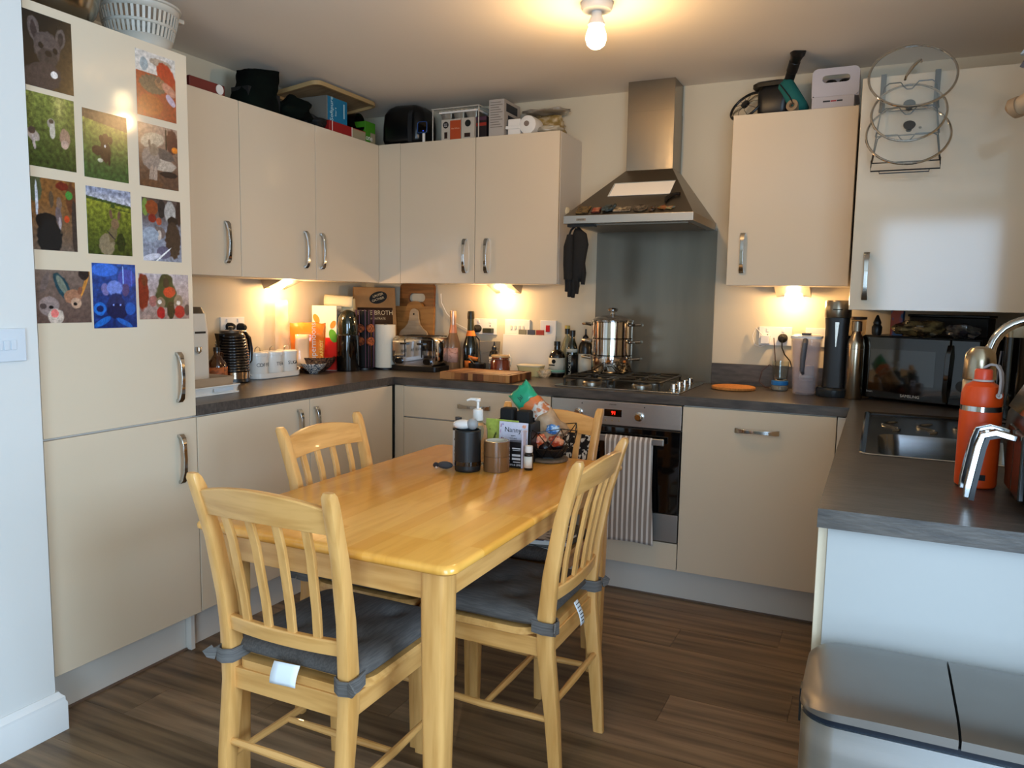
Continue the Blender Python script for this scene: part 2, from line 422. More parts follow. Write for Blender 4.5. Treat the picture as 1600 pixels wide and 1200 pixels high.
t = thing('drawer_cabinet', 'wide white drawer cabinet under the chopping board, left of the oven', 'cabinet', (.67, -.598, 0), 0)
obj('body', B().box(.001, .794, .0005, .58, .15, ZB - .002), white_side, t)
for z0, z1, hz in ((.714, ZB - .004, .79), (.432, .711, .64), (.148, .429, .36)):
    door(t, 0, .796, z0, z1, .40, hz, True, 'drawer')
obj('plinth', B().box(-.05, .796, .05, .066, 0, .148), white_side, t)
# oven
t = thing('oven', 'stainless steel built-in oven with black glass door and red clock', 'oven', (1.467, -.598, 0), 0)
obj('body', B().box(.002, .598, .0, .55, .268, ZB - .004), dark_steel, t)
obj('control_panel', B().box(.003, .597, -.022, -.001, .762, ZB - .006), steelx, t, bevel=.002)
dr = obj('oven_door', B().box(.003, .597, -.024, -.001, .396, .757), black_gl, t, bevel=.003)
obj('lower_trim', B().box(.003, .597, -.022, -.001, .272, .393), steelx, t, bevel=.002)
h = obj('door_handle', B().box(.06, .535, -.062, -.050, .695, .725).box(.075, .095, -.052, -.022, .70, .72).box(.50, .52, -.052, -.022, .70, .72), mat('satin_alu', 'a9a9a6', .32, 1.), dr, bevel=.004)
dp = obj('display', B().box(.255, .335, -.0235, -.0215, .800, .832), black_gl, t)
txt('91', .021, mat('red_led', 'ff2a18', emit='ff1408', es=9.), dp, (.298, -.0238, .816))
for x in (.262, .293, .324):
    obj('button', B(TR(x, -.022, .783, rx=90)).cyl(.0035, 0, .003, 14), mat('button_gold', 'b0a27c', .3, 1.), t)
for x, nm in ((.413, 'right'), (.135, 'left')):
    k = obj('knob', B(TR(x, -.022, .808, rx=90)).lathe([(.020, 0), (.020, .004), (.015, .006), (.0145, .024), (.012, .027), (0, .027)], 28), chrome, t)
obj('indicator', B(TR(.436, -.022, .85, rx=90)).cyl(.0028, 0, .001, 12).cyl(.0028, 0, .001, 12, 0, TR(-.286, 0, 0)), black_pl, t)
txt('ZANUSSI', .008, black_pl, t, (.293, -.0222, .853))
solo('filler_panel', B().box(1.468, 2.0645, -.6155, -.598, .150, .2665), white_gloss, 'white filler panel below the oven', 'panel', bevel=.0015)
# dishwasher
t = thing('dishwasher', 'integrated dishwasher behind a white gloss door with horizontal handle', 'dishwasher', (2.067, -.598, 0))
obj('body', B().box(.002, .601, .0, .56, .15, ZB - .002), white_side, t); door(t, 0, .603, .148, ZB - .004, .305, .786, True)
solo('filler_panel', B().box(2.6715, 2.7165, -.6155, -.598, .148, ZB - .004), white_side, 'slim white filler strip right of the dishwasher', 'panel', bevel=.001)
solo('plinth', B().box(1.4665, 2.716, -.548, -.532, .004, .147).box(1.4665, 2.716, -.554, -.548, 0, .006, 1), [white_side, MATS['brown_seal']], 'white plinth under the oven and dishwasher', 'plinth')
# right run
t = thing('sink_cabinet', 'white sink base unit of the right run with end panel facing the room', 'cabinet', (2.73, -2.25, 0))
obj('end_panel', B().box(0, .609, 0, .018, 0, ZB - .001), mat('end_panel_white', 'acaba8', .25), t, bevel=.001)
obj('body', B().box(.022, .6, .02, 1.64, .15, ZB - .2), white_side, t)
for i in range(3): obj('door', B().box(-.018, 0.0015, .006 + i * .54, .543 + i * .54, .148, ZB - .004), white_gloss, t, bevel=.0015)
obj('plinth', B().box(.04, .056, .02, 1.69, 0, .146), white_side, t)

# ---------------------------------------------------------------- worktop: one continuous U with sink and hob on it
XR = 2.711; YE = -2.272
SX0, SX1, SY0, SY1 = 2.775, 3.235, -1.615, -.715   # sink cut-out
b = B()
b.prism([(0.001, -1.866), (.617, -1.866), (.617, -.62), (2.711, -.62), (2.711, -.70), (3.338, -.70), (3.338, -.001), (.001, -.001)], ZB, ZT)
b.box(XR, SX0, YE, -.70, ZB, ZT).box(SX1, 3.338, YE, -.70, ZB, ZT).box(SX0, SX1, YE, SY0, ZB, ZT).box(SX0, SX1, SY1, -.70, ZB, ZT)
solo('worktop', b, worktop_m, 'dark grey laminate worktop running round the kitchen', 'worktop')
# ---------------------------------------------------------------- sink, tap
t = thing('sink', 'stainless steel inset sink with ribbed drainer in the right worktop', 'sink', (0, 0, 0))
x0, x1, y0, y1 = SX0 - .008, SX1 + .008, SY0 - .008, SY1 + .008
b = B()
out = [(x, y, ZT + .0015) for x, y in rrect(x0, x1, y0, y1, .03, 6)]
out2 = [(x, y, ZT + .003) for x, y in rrect(x0 + .005, x1 - .005, y0 + .005, y1 - .005, .027, 6)]
in1 = [(x, y, ZT - .003) for x, y in rrect(x0 + .016, x1 - .016, y0 + .016, y1 - .016, .022, 6)]
b.loft([out, out2, in1], caps=False)
obj('rim', b, chrome, t)
sk = mat('sink_steel', '8d8f90', .22, 1.)
by0, by1 = y0 + .045, y0 + .445       # bowl nearest the room
bx0, bx1 = x0 + .045, x1 - .045
b = B()
N = 6
ring_o = [(x, y, ZT - .003) for x, y in rrect(x0 + .016, x1 - .016, y0 + .016, y1 - .016, .022, N)]
zz = ZT - .006
b.box(x0 + .012, bx0, y0 + .012, y1 - .012, zz - .001, zz).box(bx1, x1 - .012, y0 + .012, y1 - .012, zz - .001, zz).box(bx0, bx1, y0 + .012, by0, zz - .001, zz).box(bx0, bx1, by1, y1 - .012, zz - .001, zz)
obj('drainer', b, sk, t)
for i in range(4):
    xx = bx0 + .03 + i * .105
    p = [(xx + .030 * math.sin(k / 14 * 6.28 + .4) + .02 * k / 14, by1 + .06 + .22 * k / 14, zz + .001) for k in range(15)]
    obj('reflection_rib', B().tube(p, [.002] + [.0055] * 13 + [.002], 6), sk, t)  # ribs bent into waves to imitate S-shaped reflections on the drainer
rings = []
for r, z, ins in ((.06, zz, 0), (.06, zz - .02, .004), (.06, zz - .15, .014), (.05, zz - .168, .03)):
    rings.append([(x, y, z) for x, y in rrect(bx0 + ins, bx1 - ins, by0 + ins, by1 - ins, r, N)])
b = B().loft(rings, caps=False); nn = len(rings[-1]); b.add(rings[-1], [tuple(range(nn))])
# corners of the bowl opening
for (cx, cy, sx_, sy_) in ((bx0, by0, 1, 1), (bx1, by0, -1, 1), (bx0, by1, 1, -1), (bx1, by1, -1, -1)):
    arc = [(cx + sx_ * (.06 - .06 * math.cos(a)), cy + sy_ * (.06 - .06 * math.sin(a)), zz) for a in [R(90 * i / 6) for i in range(7)]]
    b.add([(cx, cy, zz)] + arc, [(0, i + 1, i + 2) for i in range(6)])
obj('bowl', b, sk, t)
obj('waste', B().lathe([(.03, zz - .167), (.034, zz - .164), (.0, zz - .163)], 20, c=((bx0 + bx1) / 2, (by0 + by1) / 2)), chrome, t)
# pan soaking in the bowl
t = thing('baking_dish', 'dark blue baking dish with rounded rim lying in the sink bowl', 'dish', (3.0, -1.40, .742))
b = B(); b.loft([[(x, y, z) for x, y in rrect(-.15 - e, .15 + e, -.11 - e, .11 + e, .05, 6)] for e, z in ((-.01, 0), (0, .05), (.012, .052), (.012, .056), (-.004, .056), (-.012, .006))], caps=False)
b.prism(rrect(-.14, .14, -.10, .10, .045, 6), .0, .006); obj('dish_body', b, mat('dark_blue_enamel', '141a24', .12, coat=.5), t, bevel=0)
t = thing('kitchen_tap', 'tall curved chrome mixer tap behind the orange flask', 'tap', (3.280, -1.30, ZT))
b = B().lathe([(.028, 0), (.028, .01), (.022, .016), (.022, .12), (.02, .125), (.0, .125)], 24)
obj('tap_body', b, chrome, t)
pth = [(0, 0, .12)] + [(0, 0, .2)] + [(-.098 + .098 * math.cos(a), 0, .262 + .098 * math.sin(a)) for a in [R(x) for x in range(0, 181, 12)]] + [(-.198, 0, .215)]
obj('spout', B().tube(pth, .0135, 14), chrome, t)
obj('spray_head', B().tube([(-.198, 0, .214), (-.200, 0, .170), (-.200, 0, .160)], [.0155, .017, .015], 16), chrome, t)
obj('lever', B().tube([(0, -.02, .08), (.0, -.05, .085), (0, -.085, .12)], [.009, .007, .006], 10), chrome, t)

# ---------------------------------------------------------------- hob
HX0, HX1, HY0, HY1 = 1.452, 2.040, -.555, -.060
t = thing('gas_hob', 'stainless four burner gas hob with black pan supports', 'hob', (0, 0, ZT))
obj('hob_plate', B().prism(rrect(HX0, HX1, HY0, HY1, .012, 4), .0, .006), mat('hob_steel', '9a958c', .22, 1.), t, bevel=.002)
hk = mat('cast_iron', '15140f', .5)
def frame_grate(gx0, gx1, gy0, gy1):
    b = B(); z = .040; q = .0055
    def bar(p, r=q): b.tube(p, r, 6)
    r = .03
    b.tube([(x, y, z) for x, y in rrect(gx0, gx1, gy0, gy1, r, 3)], q, 6, closed=True)
    for (x, y) in ((gx0 + .004, gy0 + .02), (gx1 - .004, gy0 + .02), (gx0 + .004, gy1 - .02), (gx1 - .004, gy1 - .02)): bar([(x, y, .006), (x, y, z)])
    cy2 = (gy0 + gy1) / 2; cx = (gx0 + gx1) / 2
    bar([(gx0, cy2, z), (gx1, cy2, z)])
    for cy in ((gy0 + cy2) / 2, (cy2 + gy1) / 2):
        for s in (-1, 1):
            bar([(cx + s * (gx1 - gx0) / 2, cy, z), (cx + s * .03, cy, z + .003)])
            bar([(cx, cy + s * (cy2 - gy0) / 2, z), (cx, cy + s * .03, z + .003)])
    return b
for gx0, gx1 in ((HX0 + .03, HX0 + .245), (HX0 + .27, HX0 + .485)):
    obj('pan_support', frame_grate(gx0, gx1, HY0 + .03, HY1 - .03), hk, t)
    for cy in (HY0 + .03 + .109, HY1 - .03 - .109):
        cx = (gx0 + gx1) / 2
        bb = obj('burner', B().lathe([(.046, .006), (.046, .014), (.040, .020), (0, .020)], 24, c=(cx, cy)), mat('burner_alu', '99958c', .35, 1.), t)
        obj('burner_cap', B().lathe([(.036, .020), (.036, .026), (.031, .030), (0, .030)], 24, c=(cx, cy)), hk, bb)
for i in range(4):
    cx, cy = 1.988, -.46 + i * .105
    obj('knob', B().lathe([(.021, .006), (.021, .010), (.017, .012), (.0155, .032), (.013, .035), (0, .035)], 24, c=(cx, cy)), chrome, t)

# ---------------------------------------------------------------- extractor hood
t = thing('extractor_hood', 'stainless steel chimney extractor hood above the hob', 'hood', (1.757, 0, 1.652))
b = B().box(-.299, .295, -.50, -.001, 0, .036)
obj('lip', b, steelx, t, bevel=.0015)
obj('filter', B().box(-.26, .26, -.44, -.06, -.004, .0), mat('filter_mesh', '8a8378', .45, .9), t)
obj('filter_catch', B().box(-.29, -.16, -.47, -.43, -.012, 0), black_pl, t)
c0 = [(-.297, -.498), (.293, -.498), (.293, -.002), (-.297, -.002)]; c1 = [(-.113, -.172), (.116, -.172), (.116, -.002), (-.113, -.002)]
b = B().loft([[(x, y, .036) for x, y in c0], [(x, y, .276) for x, y in c1]])
obj('canopy', b, mat('canopy_steel', '8a8276', .36, 1., scale=(3, 260, 260), bump=.1), t, bevel=.001)
obj('chimney', B().box(-.111, .114, -.170, -.002, .276, .55), steel, t, bevel=.001)
obj('upper_chimney', B().box(-.113, .112, -.166, -.002, .55, H - 1.6525), steel, t, bevel=.001)
bd = obj('brand_badge', B().box(-.235, -.19, -.5015, -.5, .012, .022), mat('badge', '8a7f70', .4, .6), t)
txt('ZANUSSI', .008, black_pl, bd, (-.2125, -.5016, .017), ext=.0002)
# hood front slope frame: things stuck to it
slope = math.atan2(.24, .326)
def hoodT(x, s):
    """point on the sloping front of the canopy, s metres up from its lower edge"""
    return (1.757 + x, -.499 + s * math.cos(slope), 1.688 + s * math.sin(slope))
sr = R(0)
def on_hood(name, b, m, label, cat, x, s, rz=0, lift=.0012, **k):
    p = Vector(hoodT(x, s)) + Vector((0, -math.sin(slope), math.cos(slope))) * lift
    o = obj(name, b, m, None, p, (math.degrees(slope), 0, 0), **k); o.rotation_euler = (Euler((slope, 0, 0)).to_matrix() @ Euler((0, 0, R(rz))).to_matrix()).to_euler()
    return tag(o, label, cat)
b = B().box(-.145, .145, -.060, .060, 0, .002)
ws = on_hood('note_sheet', b, paper, 'white magnetic memo sheet on the hood front', 'sheet', .012, .222, 0)
obj('sheet_border', B().box(-.143, .143, .054, .058, .002, .0026).box(-.143, -.139, -.058, .054, .002, .0026), mat('pale_ink', '8fa0a6', .6), ws)
def magnet(x, s, wd, hh, m1, m2, label, shape='r', rz=0):
    b = B()
    if shape == 'r': b.prism(rrect(-wd / 2, wd / 2, -hh / 2, hh / 2, .004, 2), 0, .005)
    elif shape == 'o': b.prism(circ(wd / 2, 24, ry=hh / 2), 0, .006)
    o = on_hood('fridge_magnet', b, m1, label, 'magnet', x, s, rz, bevel=.001); o['group'] = 'souvenir magnets on the hood'
    if shape == 'o': obj('picture', B().prism(circ(wd / 2 - .006, 24, ry=hh / 2 - .006), .006, .008), m2, o)
    else: obj('picture', B().box(-wd / 2 + .005, wd / 2 - .005, -hh / 2 + .005, hh / 2 - .005, .005, .0062), m2, o)
    return o
mm = lambda n, a, b_: mat(n, a, .4, col2=b_, scale=(90, 90, 90), lo=.4, hi=.6)
magnet(-.215, .042, .06, .06, mm('mag1', '7a6238', '2e2414'), mm('mag1b', '1d1710', '6b5836'), 'dark square souvenir magnet with gold rim, leftmost on the hood')
magnet(-.150, .036, .042, .044, mm('mag2', '53201a', '2a0f0c'), mm('mag2b', '7b2c20', '94664c'), 'small dark red square magnet on the hood')
o = on_hood('fridge_magnet', B().ball(.03, .026, .01, (0, 0, .008), 14, wob=.5, seed=3).ball(.008, .012, .008, (.028, .016, .012), 8), mm('mag3', '1f2422', '3a4a50'), 'dark animal shaped magnet on the hood', 'magnet', -.095, .040); o['group'] = 'souvenir magnets on the hood'
magnet(-.030, .036, .08, .034, mm('mag4', '8e8170', '5f5346'), mm('mag4b', '9c8d72', '3e3428'), 'wide pale souvenir magnet of a landscape on the hood')
magnet(.052, .040, .066, .054, mm('mag5', '2b241c', '5d5040'), mm('mag5b', '6e6354', '241e18'), 'oval dark souvenir magnet on the hood', 'o')
o = on_hood('fridge_magnet', B().ball(.012, .008, .005, (0, .012, .004), 10, wob=.4).ball(.014, .006, .005, (-.004, -.012, .004), 10, wob=.4).ball(.005, .014, .004, (.006, 0, .004), 8), mm('mag6', '55351e', '2c2415'), 'tiny brown figure magnet on the hood', 'magnet', .112, .030); o['group'] = 'souvenir magnets on the hood'
o = on_hood('fridge_magnet', B().ball(.034, .014, .006, (0, 0, .004), 14, wob=.7, seed=5).ball(.010, .010, .007, (.03, .006, .004), 8, wob=.5), mm('mag7', '7b3a1e', '4a4a26'), 'reddish lizard magnet, rightmost on the hood', 'magnet', .168, .036); o['group'] = 'souvenir magnets on the hood'
pp = [(-.028, -.035, 0), (-.030, -.005, 0), (-.016, .022, 0), (.006, .034, 0), (.022, .030, 0)]
o = on_hood('bottle_opener', B().tube([(x, y, .008) for x, y, _ in pp], [.003, .010, .010, .007, .009], 8), mat('dark_brown_horn', '15100d', .3), 'dark curved horn shaped magnet above the others on the hood', 'magnet', .185, .112)
# ---------------------------------------------------------------- under cabinet lamps
def cab_lamp(loc, rz, label):
    t = thing('cabinet_lamp', label, 'lamp', loc, rz, 'under-cabinet lamps')
    # wedge: thin at the front, deep at the wall side; local front is -y
    ps = [(-.075, -.010, 0), (.075, -.010, 0), (.075, .13, 0), (-.075, .13, 0)]
    b = B()
    b.add([(-.075, -.01, 0), (.075, -.01, 0), (.075, .13, 0), (-.075, .13, 0), (-.075, .11, -.046), (.075, .11, -.046), (0, -.008, -.001), (-.045, .11, -.040), (.045, .11, -.040)],
          [(0, 1, 2, 3), (3, 2, 5, 4), (0, 3, 4), (1, 5, 2), (0, 4, 7, 6), (1, 6, 8, 5), (4, 5, 8, 7), (6, 7, 8)])
    obj('housing', b, steelx, t)
    obj('diffuser', B().add([(0, -.006, -.004), (-.042, .104, -.046), (.042, .104, -.046), (0, .02, -.001), (-.03, .09, -.02), (.03, .09, -.02)], [(0, 1, 2), (3, 5, 4), (0, 3, 4, 1), (1, 4, 5, 2), (2, 5, 3, 0)]),
        mat('lamp_diffuser', 'fff0d0', .5, emit='ffd890', es=14.), t)
cab_lamp((.16, -.84, 1.381), 90, 'small wedge shaped lamp under the left wall cabinets')
cab_lamp((.97, -.16, 1.381), 0, 'small wedge shaped lamp under the cabinet above the switches')
cab_lamp((2.43, -.16, 1.381), 0, 'small wedge shaped lamp under the cabinet above the water jug')
# ---------------------------------------------------------------- ceiling light
t = thing('ceiling_light', 'bare glowing bulb in a white ceiling lampholder', 'light', (1.83, -1.16, H))
obj('ceiling_rose', B().lathe([(.056, 0), (.056, -.016), (.050, -.026), (.028, -.030), (0, -.030)], 32), white_pl, t)
obj('lampholder', B().lathe([(.018, -.030), (.020, -.045), (.030, -.068), (.030, -.074), (.024, -.074)], 28), white_pl, t)
obj('bulb', B().lathe([(.022, -.074), (.030, -.090), (.036, -.108), (.037, -.122), (.031, -.141), (.018, -.152), (0, -.155)], 28), mat('bulb_glow', 'fff2d8', .4, emit='ffe0a8', es=30.), t).visible_shadow = True
BULB.location = (1.83, -1.16, H - .21)
# ---------------------------------------------------------------- dining table
TX0, TX1, TY0, TY1, TZ = 1.275, 2.022, -2.492, -1.285, .742
t = thing('dining_table', 'rectangular light wood dining table with rounded glossy top', 'table', ((TX0 + TX1) / 2, (TY0 + TY1) / 2, 0))
hx, hy = (TX1 - TX0) / 2, (TY1 - TY0) / 2
b = B()
rings = []
for e, z in ((-.008, TZ - .024), (0, TZ - .017), (0, TZ - .008), (-.003, TZ - .003), (-.009, TZ)):
    rings.append([(x, y, z) for x, y in rrect(-hx - e * 1, hx + e * 1, -hy - e, hy + e, .035, 6)] if False else
                 [(x, y, z) for x, y in rrect(-(hx + e), hx + e, -(hy + e), hy + e, .03, 6)])
b.loft(rings)
obj('tabletop', b, table_top_m, t, sharp=50)
ax, ay = hx - .058, hy - .054
za, zb2 = TZ - .024 - .075, TZ - .024
for nm, q, m in (('a', (-ax, ax, -ay - .009, -ay + .009), Wx), ('b', (-ax, ax, ay - .009, ay + .009), Wx), ('c', (-ax - .009, -ax + .009, -ay, ay), Wy), ('d', (ax - .009, ax + .009, -ay, ay), Wy)):
    obj('apron', B().box(*q, za, zb2), m, t, bevel=.002)
for sx_ in (-1, 1):
    for sy_ in (-1, 1):
        cx, cy = sx_ * (hx - .071), sy_ * (hy - .066)
        obj('leg', B().loft([[(x, y, z) for x, y in rrect(cx - s, cx + s, cy - s, cy + s, .012, 3)] for s, z in ((.024, 0), (.029, .35), (.0315, .60), (.0315, TZ - .0245))]), Wz, t)

# ---------------------------------------------------------------- chairs : local front is +y (towards the table), back at y = 0
def make_chair():
    t = thing('dining_chair', 'x', 'chair', (0, 0, 0), 0, 'light wood slat back dining chairs')
    for s in (-1, 1):
        rings = []
        for x, y, z, wx, wy in ((.170, -.040, 0, .012, .016), (.170, -.022, .22, .015, .020), (.170, 0, .40, .016, .023), (.170, 0, .48, .016, .022), (.174, -.012, .60, .015, .020), (.180, -.040, .75, .014, .018), (.187, -.076, .875, .014, .016), (.189, -.084, .896, .014, .0135), (.190, -.087, .906, .012, .008)):
            cx = s * x
            rings.append([(px, py, z) for px, py in rrect(cx - wx, cx + wx, y - wy, y + wy, .006, 2)])
        bp_ = obj('back_post', B().loft(rings), Wz, t)
        fr = []
        for z, q in ((0, .014), (.2, .017), (.38, .0185), (.42, .0185)): fr.append([(px, py, z) for px, py in rrect(s * .165 - q, s * .165 + q, .385 - q, .385 + q, .005, 2)])
        obj('front_leg', B().loft(fr), Wz, t)
        for fy, zz2 in ((-.022, .0), (.385, .0)): pass
        obj('side_rail', B().box(s * .170 - .009, s * .170 + .009, .02, .37, .372, .424), Wy, t, bevel=.002)
        obj('stretcher', B().tube([(s * .170, -.02, .20), (s * .168, .18, .196), (s * .165, .385, .20)], [.008, .0105, .008], 10), Wy, t)
        for yy, q in ((-.040, .010), (.385, .011)):
            obj('foot_glide', B().lathe([(q, 0), (q, .004)], 12, c=(s * (.17 if yy < 0 else .165), yy)), rubber, t)
    obj('front_rail', B().box(-.15, .15, .376, .394, .372, .424), Wx, t, bevel=.002)
    obj('back_rail', B().box(-.156, .156, -.009, .009, .372, .424), Wx, t, bevel=.002)
    for y, z in ((.18, .196), (-.022, .245), (.385, .245)):
        if y > .3: continue
        obj('stretcher', B().tube([(-.165, y, z), (0, y, z), (.165, y, z)], [.008, .0105, .008], 10), Wx, t)
    # seat board
    b = B()
    rings = []
    for e, z in ((-.010, .424), (0, .430), (0, .438), (-.006, .446)):
        rings.append([(x, y, z) for x, y in rrect(-.197 - e, .197 + e, .026 - e, .396 + e, .05, 5)])
    b.loft(rings)
    b.prism([(x, y) for x, y in rrect(-.150, .150, -.004, .06, .02, 4)], .4245, .445)
    obj('seat', b, Wx, t)
    # crest rail, bowed backwards and arched on top
    def bow(x, z):
        k = (x / .175) ** 2
        base = -.040 - (z - .75) * .288 if z > .75 else (-.012 - (z - .60) * .187 if z > .6 else -(z - .48) * .1)
        return base - .016 * (1 - k)
    def rail(name, z0, z1, arch, wx, th, m, xe):
        rings = []
        for i in range(13):
            x = -xe + 2 * xe * i / 12; k = 1 - (x / xe) ** 2
            zt = z1 + arch * k; zb_ = z0 + arch * .25 * k
            ya, yb_ = bow(x, zb_), bow(x, zt)
            rings.append([(x, ya - th, zb_), (x, ya + th, zb_), (x, yb_ + th, zt - .003), (x, yb_ + th - .003, zt), (x, yb_ - th + .003, zt), (x, yb_ - th, zt - .003)])
        return obj(name, B().loft(rings), m, t, bevel=.0015)
    rail('crest_rail', .808, .868, .022, .1, .0095, Wx, .176)
    rail('lower_rail', .520, .556, .0, .1, .0095, Wx, .163)
    for i in range(4):
        x0_ = -.102 + i * .068; x1_ = x0_ * 1.12
        rings = []
        for k in range(5):
            f = k / 4; z = .55 + f * .268; x = x0_ + (x1_ - x0_) * f; y = bow(x, z)
            rings.append([(x - .011, y - .005, z), (x + .011, y - .005, z), (x + .011, y + .005, z), (x - .011, y + .005, z)])
        obj('slat', B().loft(rings), Wz, t, bevel=.0015)
    return t
def make_cushion():
    t = thing('seat_cushion', 'x', 'cushion', (0, 0, 0), 0, 'grey tufted seat cushions')
    tuf = [(-.085, .13), (.085, .13), (0, .215), (-.085, .30), (.085, .30)]
    def top(u, v, sgn=1):
        x = (u - .5) * 2; y = (v - .5) * 2
        a = max(0, 1 - abs(x) ** 7) ** .5 * max(0, 1 - abs(y) ** 7) ** .5
        px, py = x * .198, .196 + y * .193
        # rounder corners
        k = 1 - .05 * (abs(x) ** 6) * (abs(y) ** 6); px *= k; py = .196 + (py - .196) * k
        h = .024 * a
        d = 0
        for tx, ty in tuf: r2 = (px - tx) ** 2 + (py - ty) ** 2; d += .013 * math.exp(-r2 / .0006) + .006 * math.exp(-r2 / .0035)
        n = .003 * mn.noise(Vector((px * 14, py * 14, sgn * 3)))
        z = h - min(d, .017) * a + n * a + (.006 * a) if sgn > 0 else -h * .8
        return (px, py, .468 + z)
    b = B().grid(lambda u, v: top(u, v, 1), 34, 34)
    b.grid(lambda u, v: top(1 - u, v, -1), 34, 34)
    obj('cushion_pad', b, grey_fab, t, sharp=80)
    for tx, ty in (): obj('tuft_button', B().lathe([(.006, .468), (.005, .470), (0, .4705)], 10, c=(tx, ty)), grey_fab, t)
    for s in (-1, 1):
        # the band runs from the cushion corner round the outside and back of the post, to its inner side
        pth = [(s * .150, .045, .459), (s * .190, .032, .459), (s * .196, .0, .458), (s * .192, -.028, .458), (s * .170, -.034, .458), (s * .150, -.022, .458), (s * .146, .02, .458), (s * .15, .05, .458)]
        rings = []
        b = B()
        up = (0, 0, 1)
        b.tube(pth, .0022, 4, ry=.0165, up=up)
        st = obj('tie_strap', b, grey_band, t, sharp=60)
        obj('hook_tab', B().tube([(s * .192, -.030, .458), (s * .204, -.038, .462), (s * .211, -.040, .472)], .002, 4, ry=.014, up=up), grey_band, t)
    return t
chair0 = make_chair(); cush0 = make_cushion()
label_m = mat('care_label', 'e6ecf2', .7)
spots = [
    ((1.617, -2.535, 0), 0, 'wooden slat back dining chair nearest the camera with its back to us', 'grey tufted cushion on the nearest chair with a blank white label'),
    ((2.058, -1.885, 0), 90, 'wooden slat back dining chair on the oven side of the table, side on', 'grey tufted cushion on the right-hand chair with a printed care label'),
    ((1.260, -1.868, 0), -90, 'wooden slat back dining chair pushed in on the fridge side', 'grey cushion on the chair between table and left base cabinets'),
    ((1.690, -1.228, 0), 180, 'wooden slat back dining chair at the far end of the table before the oven', 'grey cushion under magazines on the far chair')]
for i, (loc, rz, l1, l2) in enumerate(spots):
    c = chair0 if i == 0 else copy_tree(chair0); q = cush0 if i == 0 else copy_tree(cush0)
    for o, l in ((c, l1), (q, l2)): o.location = loc; o.rotation_euler.z = R(rz); o['label'] = l
    spots[i] = (c, q)
cl = obj('care_label', B().grid(lambda u, v: (-.045 + .062 * u - .006 * v, -.030 - .010 * math.sin(v * 2) , .452 - .050 * v + .004 * u), 4, 6), label_m, spots[0][1], solid=.0006)
cl.location = (.04, 0, .028); cl.scale = (1.2, 1, 1)
cl['label'] = 'blank white sewn-in label'
cl = obj('care_label', B().grid(lambda u, v: (.030 - .030 * u, -.028 - .022 * math.sin(v * 1.6), .452 - .062 * v), 4, 6), label_m, spots[1][1], solid=.0006)
cl['label'] = 'white care label with small print'; cl.location = (-.045, 0, .028)
for k in range(6):
    obj('print_line', B().box(.004, .026 - .003 * (k % 3), -.0012, 0, 0, .0022), mat('ink', '55565c', .7), cl, loc=(0, -.0295 - .022 * math.sin((.12 + k * .14) * 1.6), .452 - .062 * (.12 + k * .14)))
# second layer: books on the far chair
t = thing('magazine', 'open magazine with blue and white pattern on the far chair cushion', 'magazine', (1.79, -1.47, .497), 14)
obj('pages', B().box(-.13, .10, -.09, .09, 0, .014), paper, t)
obj('cover', B().box(-.132, .102, -.092, .092, .014, .016), mat('blue_pattern', '20264e', .3, col2='c9ccd4', scale=(28, 60, 20), lo=.48, hi=.52), t)
t = thing('paperback_book', 'dark book sticking out under the patterned magazine on the far chair', 'book', (1.775, -1.45, .4845), -6)
obj('pages', B().box(-.128, .105, -.112, .078, .002, .010), paper, t); obj('cover', B().box(-.13, .105, -.115, .08, 0, .002).box(-.13, .105, -.115, .08, .010, .012), mat('dark_cover', '14141a', .3), t)

# ---------------------------------------------------------------- pedal bin
t = thing('recycling_bin', 'large brushed steel double recycling bin at the end of the worktop', 'bin', (2.99, -2.430, 0))
BH = .655
def ringb(e, z, r=.055): return [(x, y, z) for x, y in rrect(-.275 + e, .275 - e, -.145 + e, .145 - e, r, 7)]
obj('body', B().loft([ringb(.004, .03), ringb(.002, BH - .025)]), mat('bin_steel', 'b9c0c4', .28, 1., scale=(2, 2, 30), rough2=.40, col2='cdd1d3'), t)
obj('base', B().loft([ringb(.010, 0), ringb(.006, .03)]), black_pl, t)
obj('collar', B().loft([ringb(.006, BH - .025), ringb(.006, BH - .014)]), mat('bin_collar', '111a26', .3), t)
lidm = mat('lid_steel', '8c8883', .26, 1., scale=(6, 6, 6), rough2=.5, bump=.03)
for nm, xa, xb in (('lid', -.275, -.047), ('lid', -.043, .275)):
    b = B(); N1 = 24; N2 = 16
    def lidf(u, v, xa=xa, xb=xb):
        uu = 1 - math.cos(u * PI / 2) if xa < -.2 else math.sin(u * PI / 2)
        x = xa + (xb - xa) * uu; y = -.145 + .29 * v
        rr = .055
        # rounded outline at the bin's ends
        ex = x
        dx = max(0, abs(x) - (.275 - rr)); dy0 = rr - math.sqrt(max(0, rr * rr - dx * dx)) if dx > 0 else 0
        y = (-.145 + dy0) + (.29 - 2 * dy0) * v
        z = BH + .012 - .007 * max(0, (dx / rr)) ** 3 - .010 * abs(2 * v - 1) ** 6 - .007 * (abs(x) / .275) ** 4
        return (x, y, z)
    b.grid(lidf, N1, N2)
    # skirt
    edge = [lidf(i / N1, 0) for i in range(N1 + 1)] + [lidf(1, j / N2) for j in range(1, N2 + 1)] + [lidf(1 - i / N1, 1) for i in range(1, N1 + 1)] + [lidf(0, 1 - j / N2) for j in range(1, N2)]
    low = [(x, y, BH - .013) for x, y, z in edge]
    b.loft([edge, low], caps=False)
    obj('lid', b, lidm, t, sharp=50)
obj('hinge_strip', B().box(-.281, -.277, -.020, .010, BH - .09, BH - .03), black_pl, t)
for s in (-.16, .11): obj('pedal', B().box(s - .05, s + .05, -.175, -.13, .012, .028), steelx, t, bevel=.004)
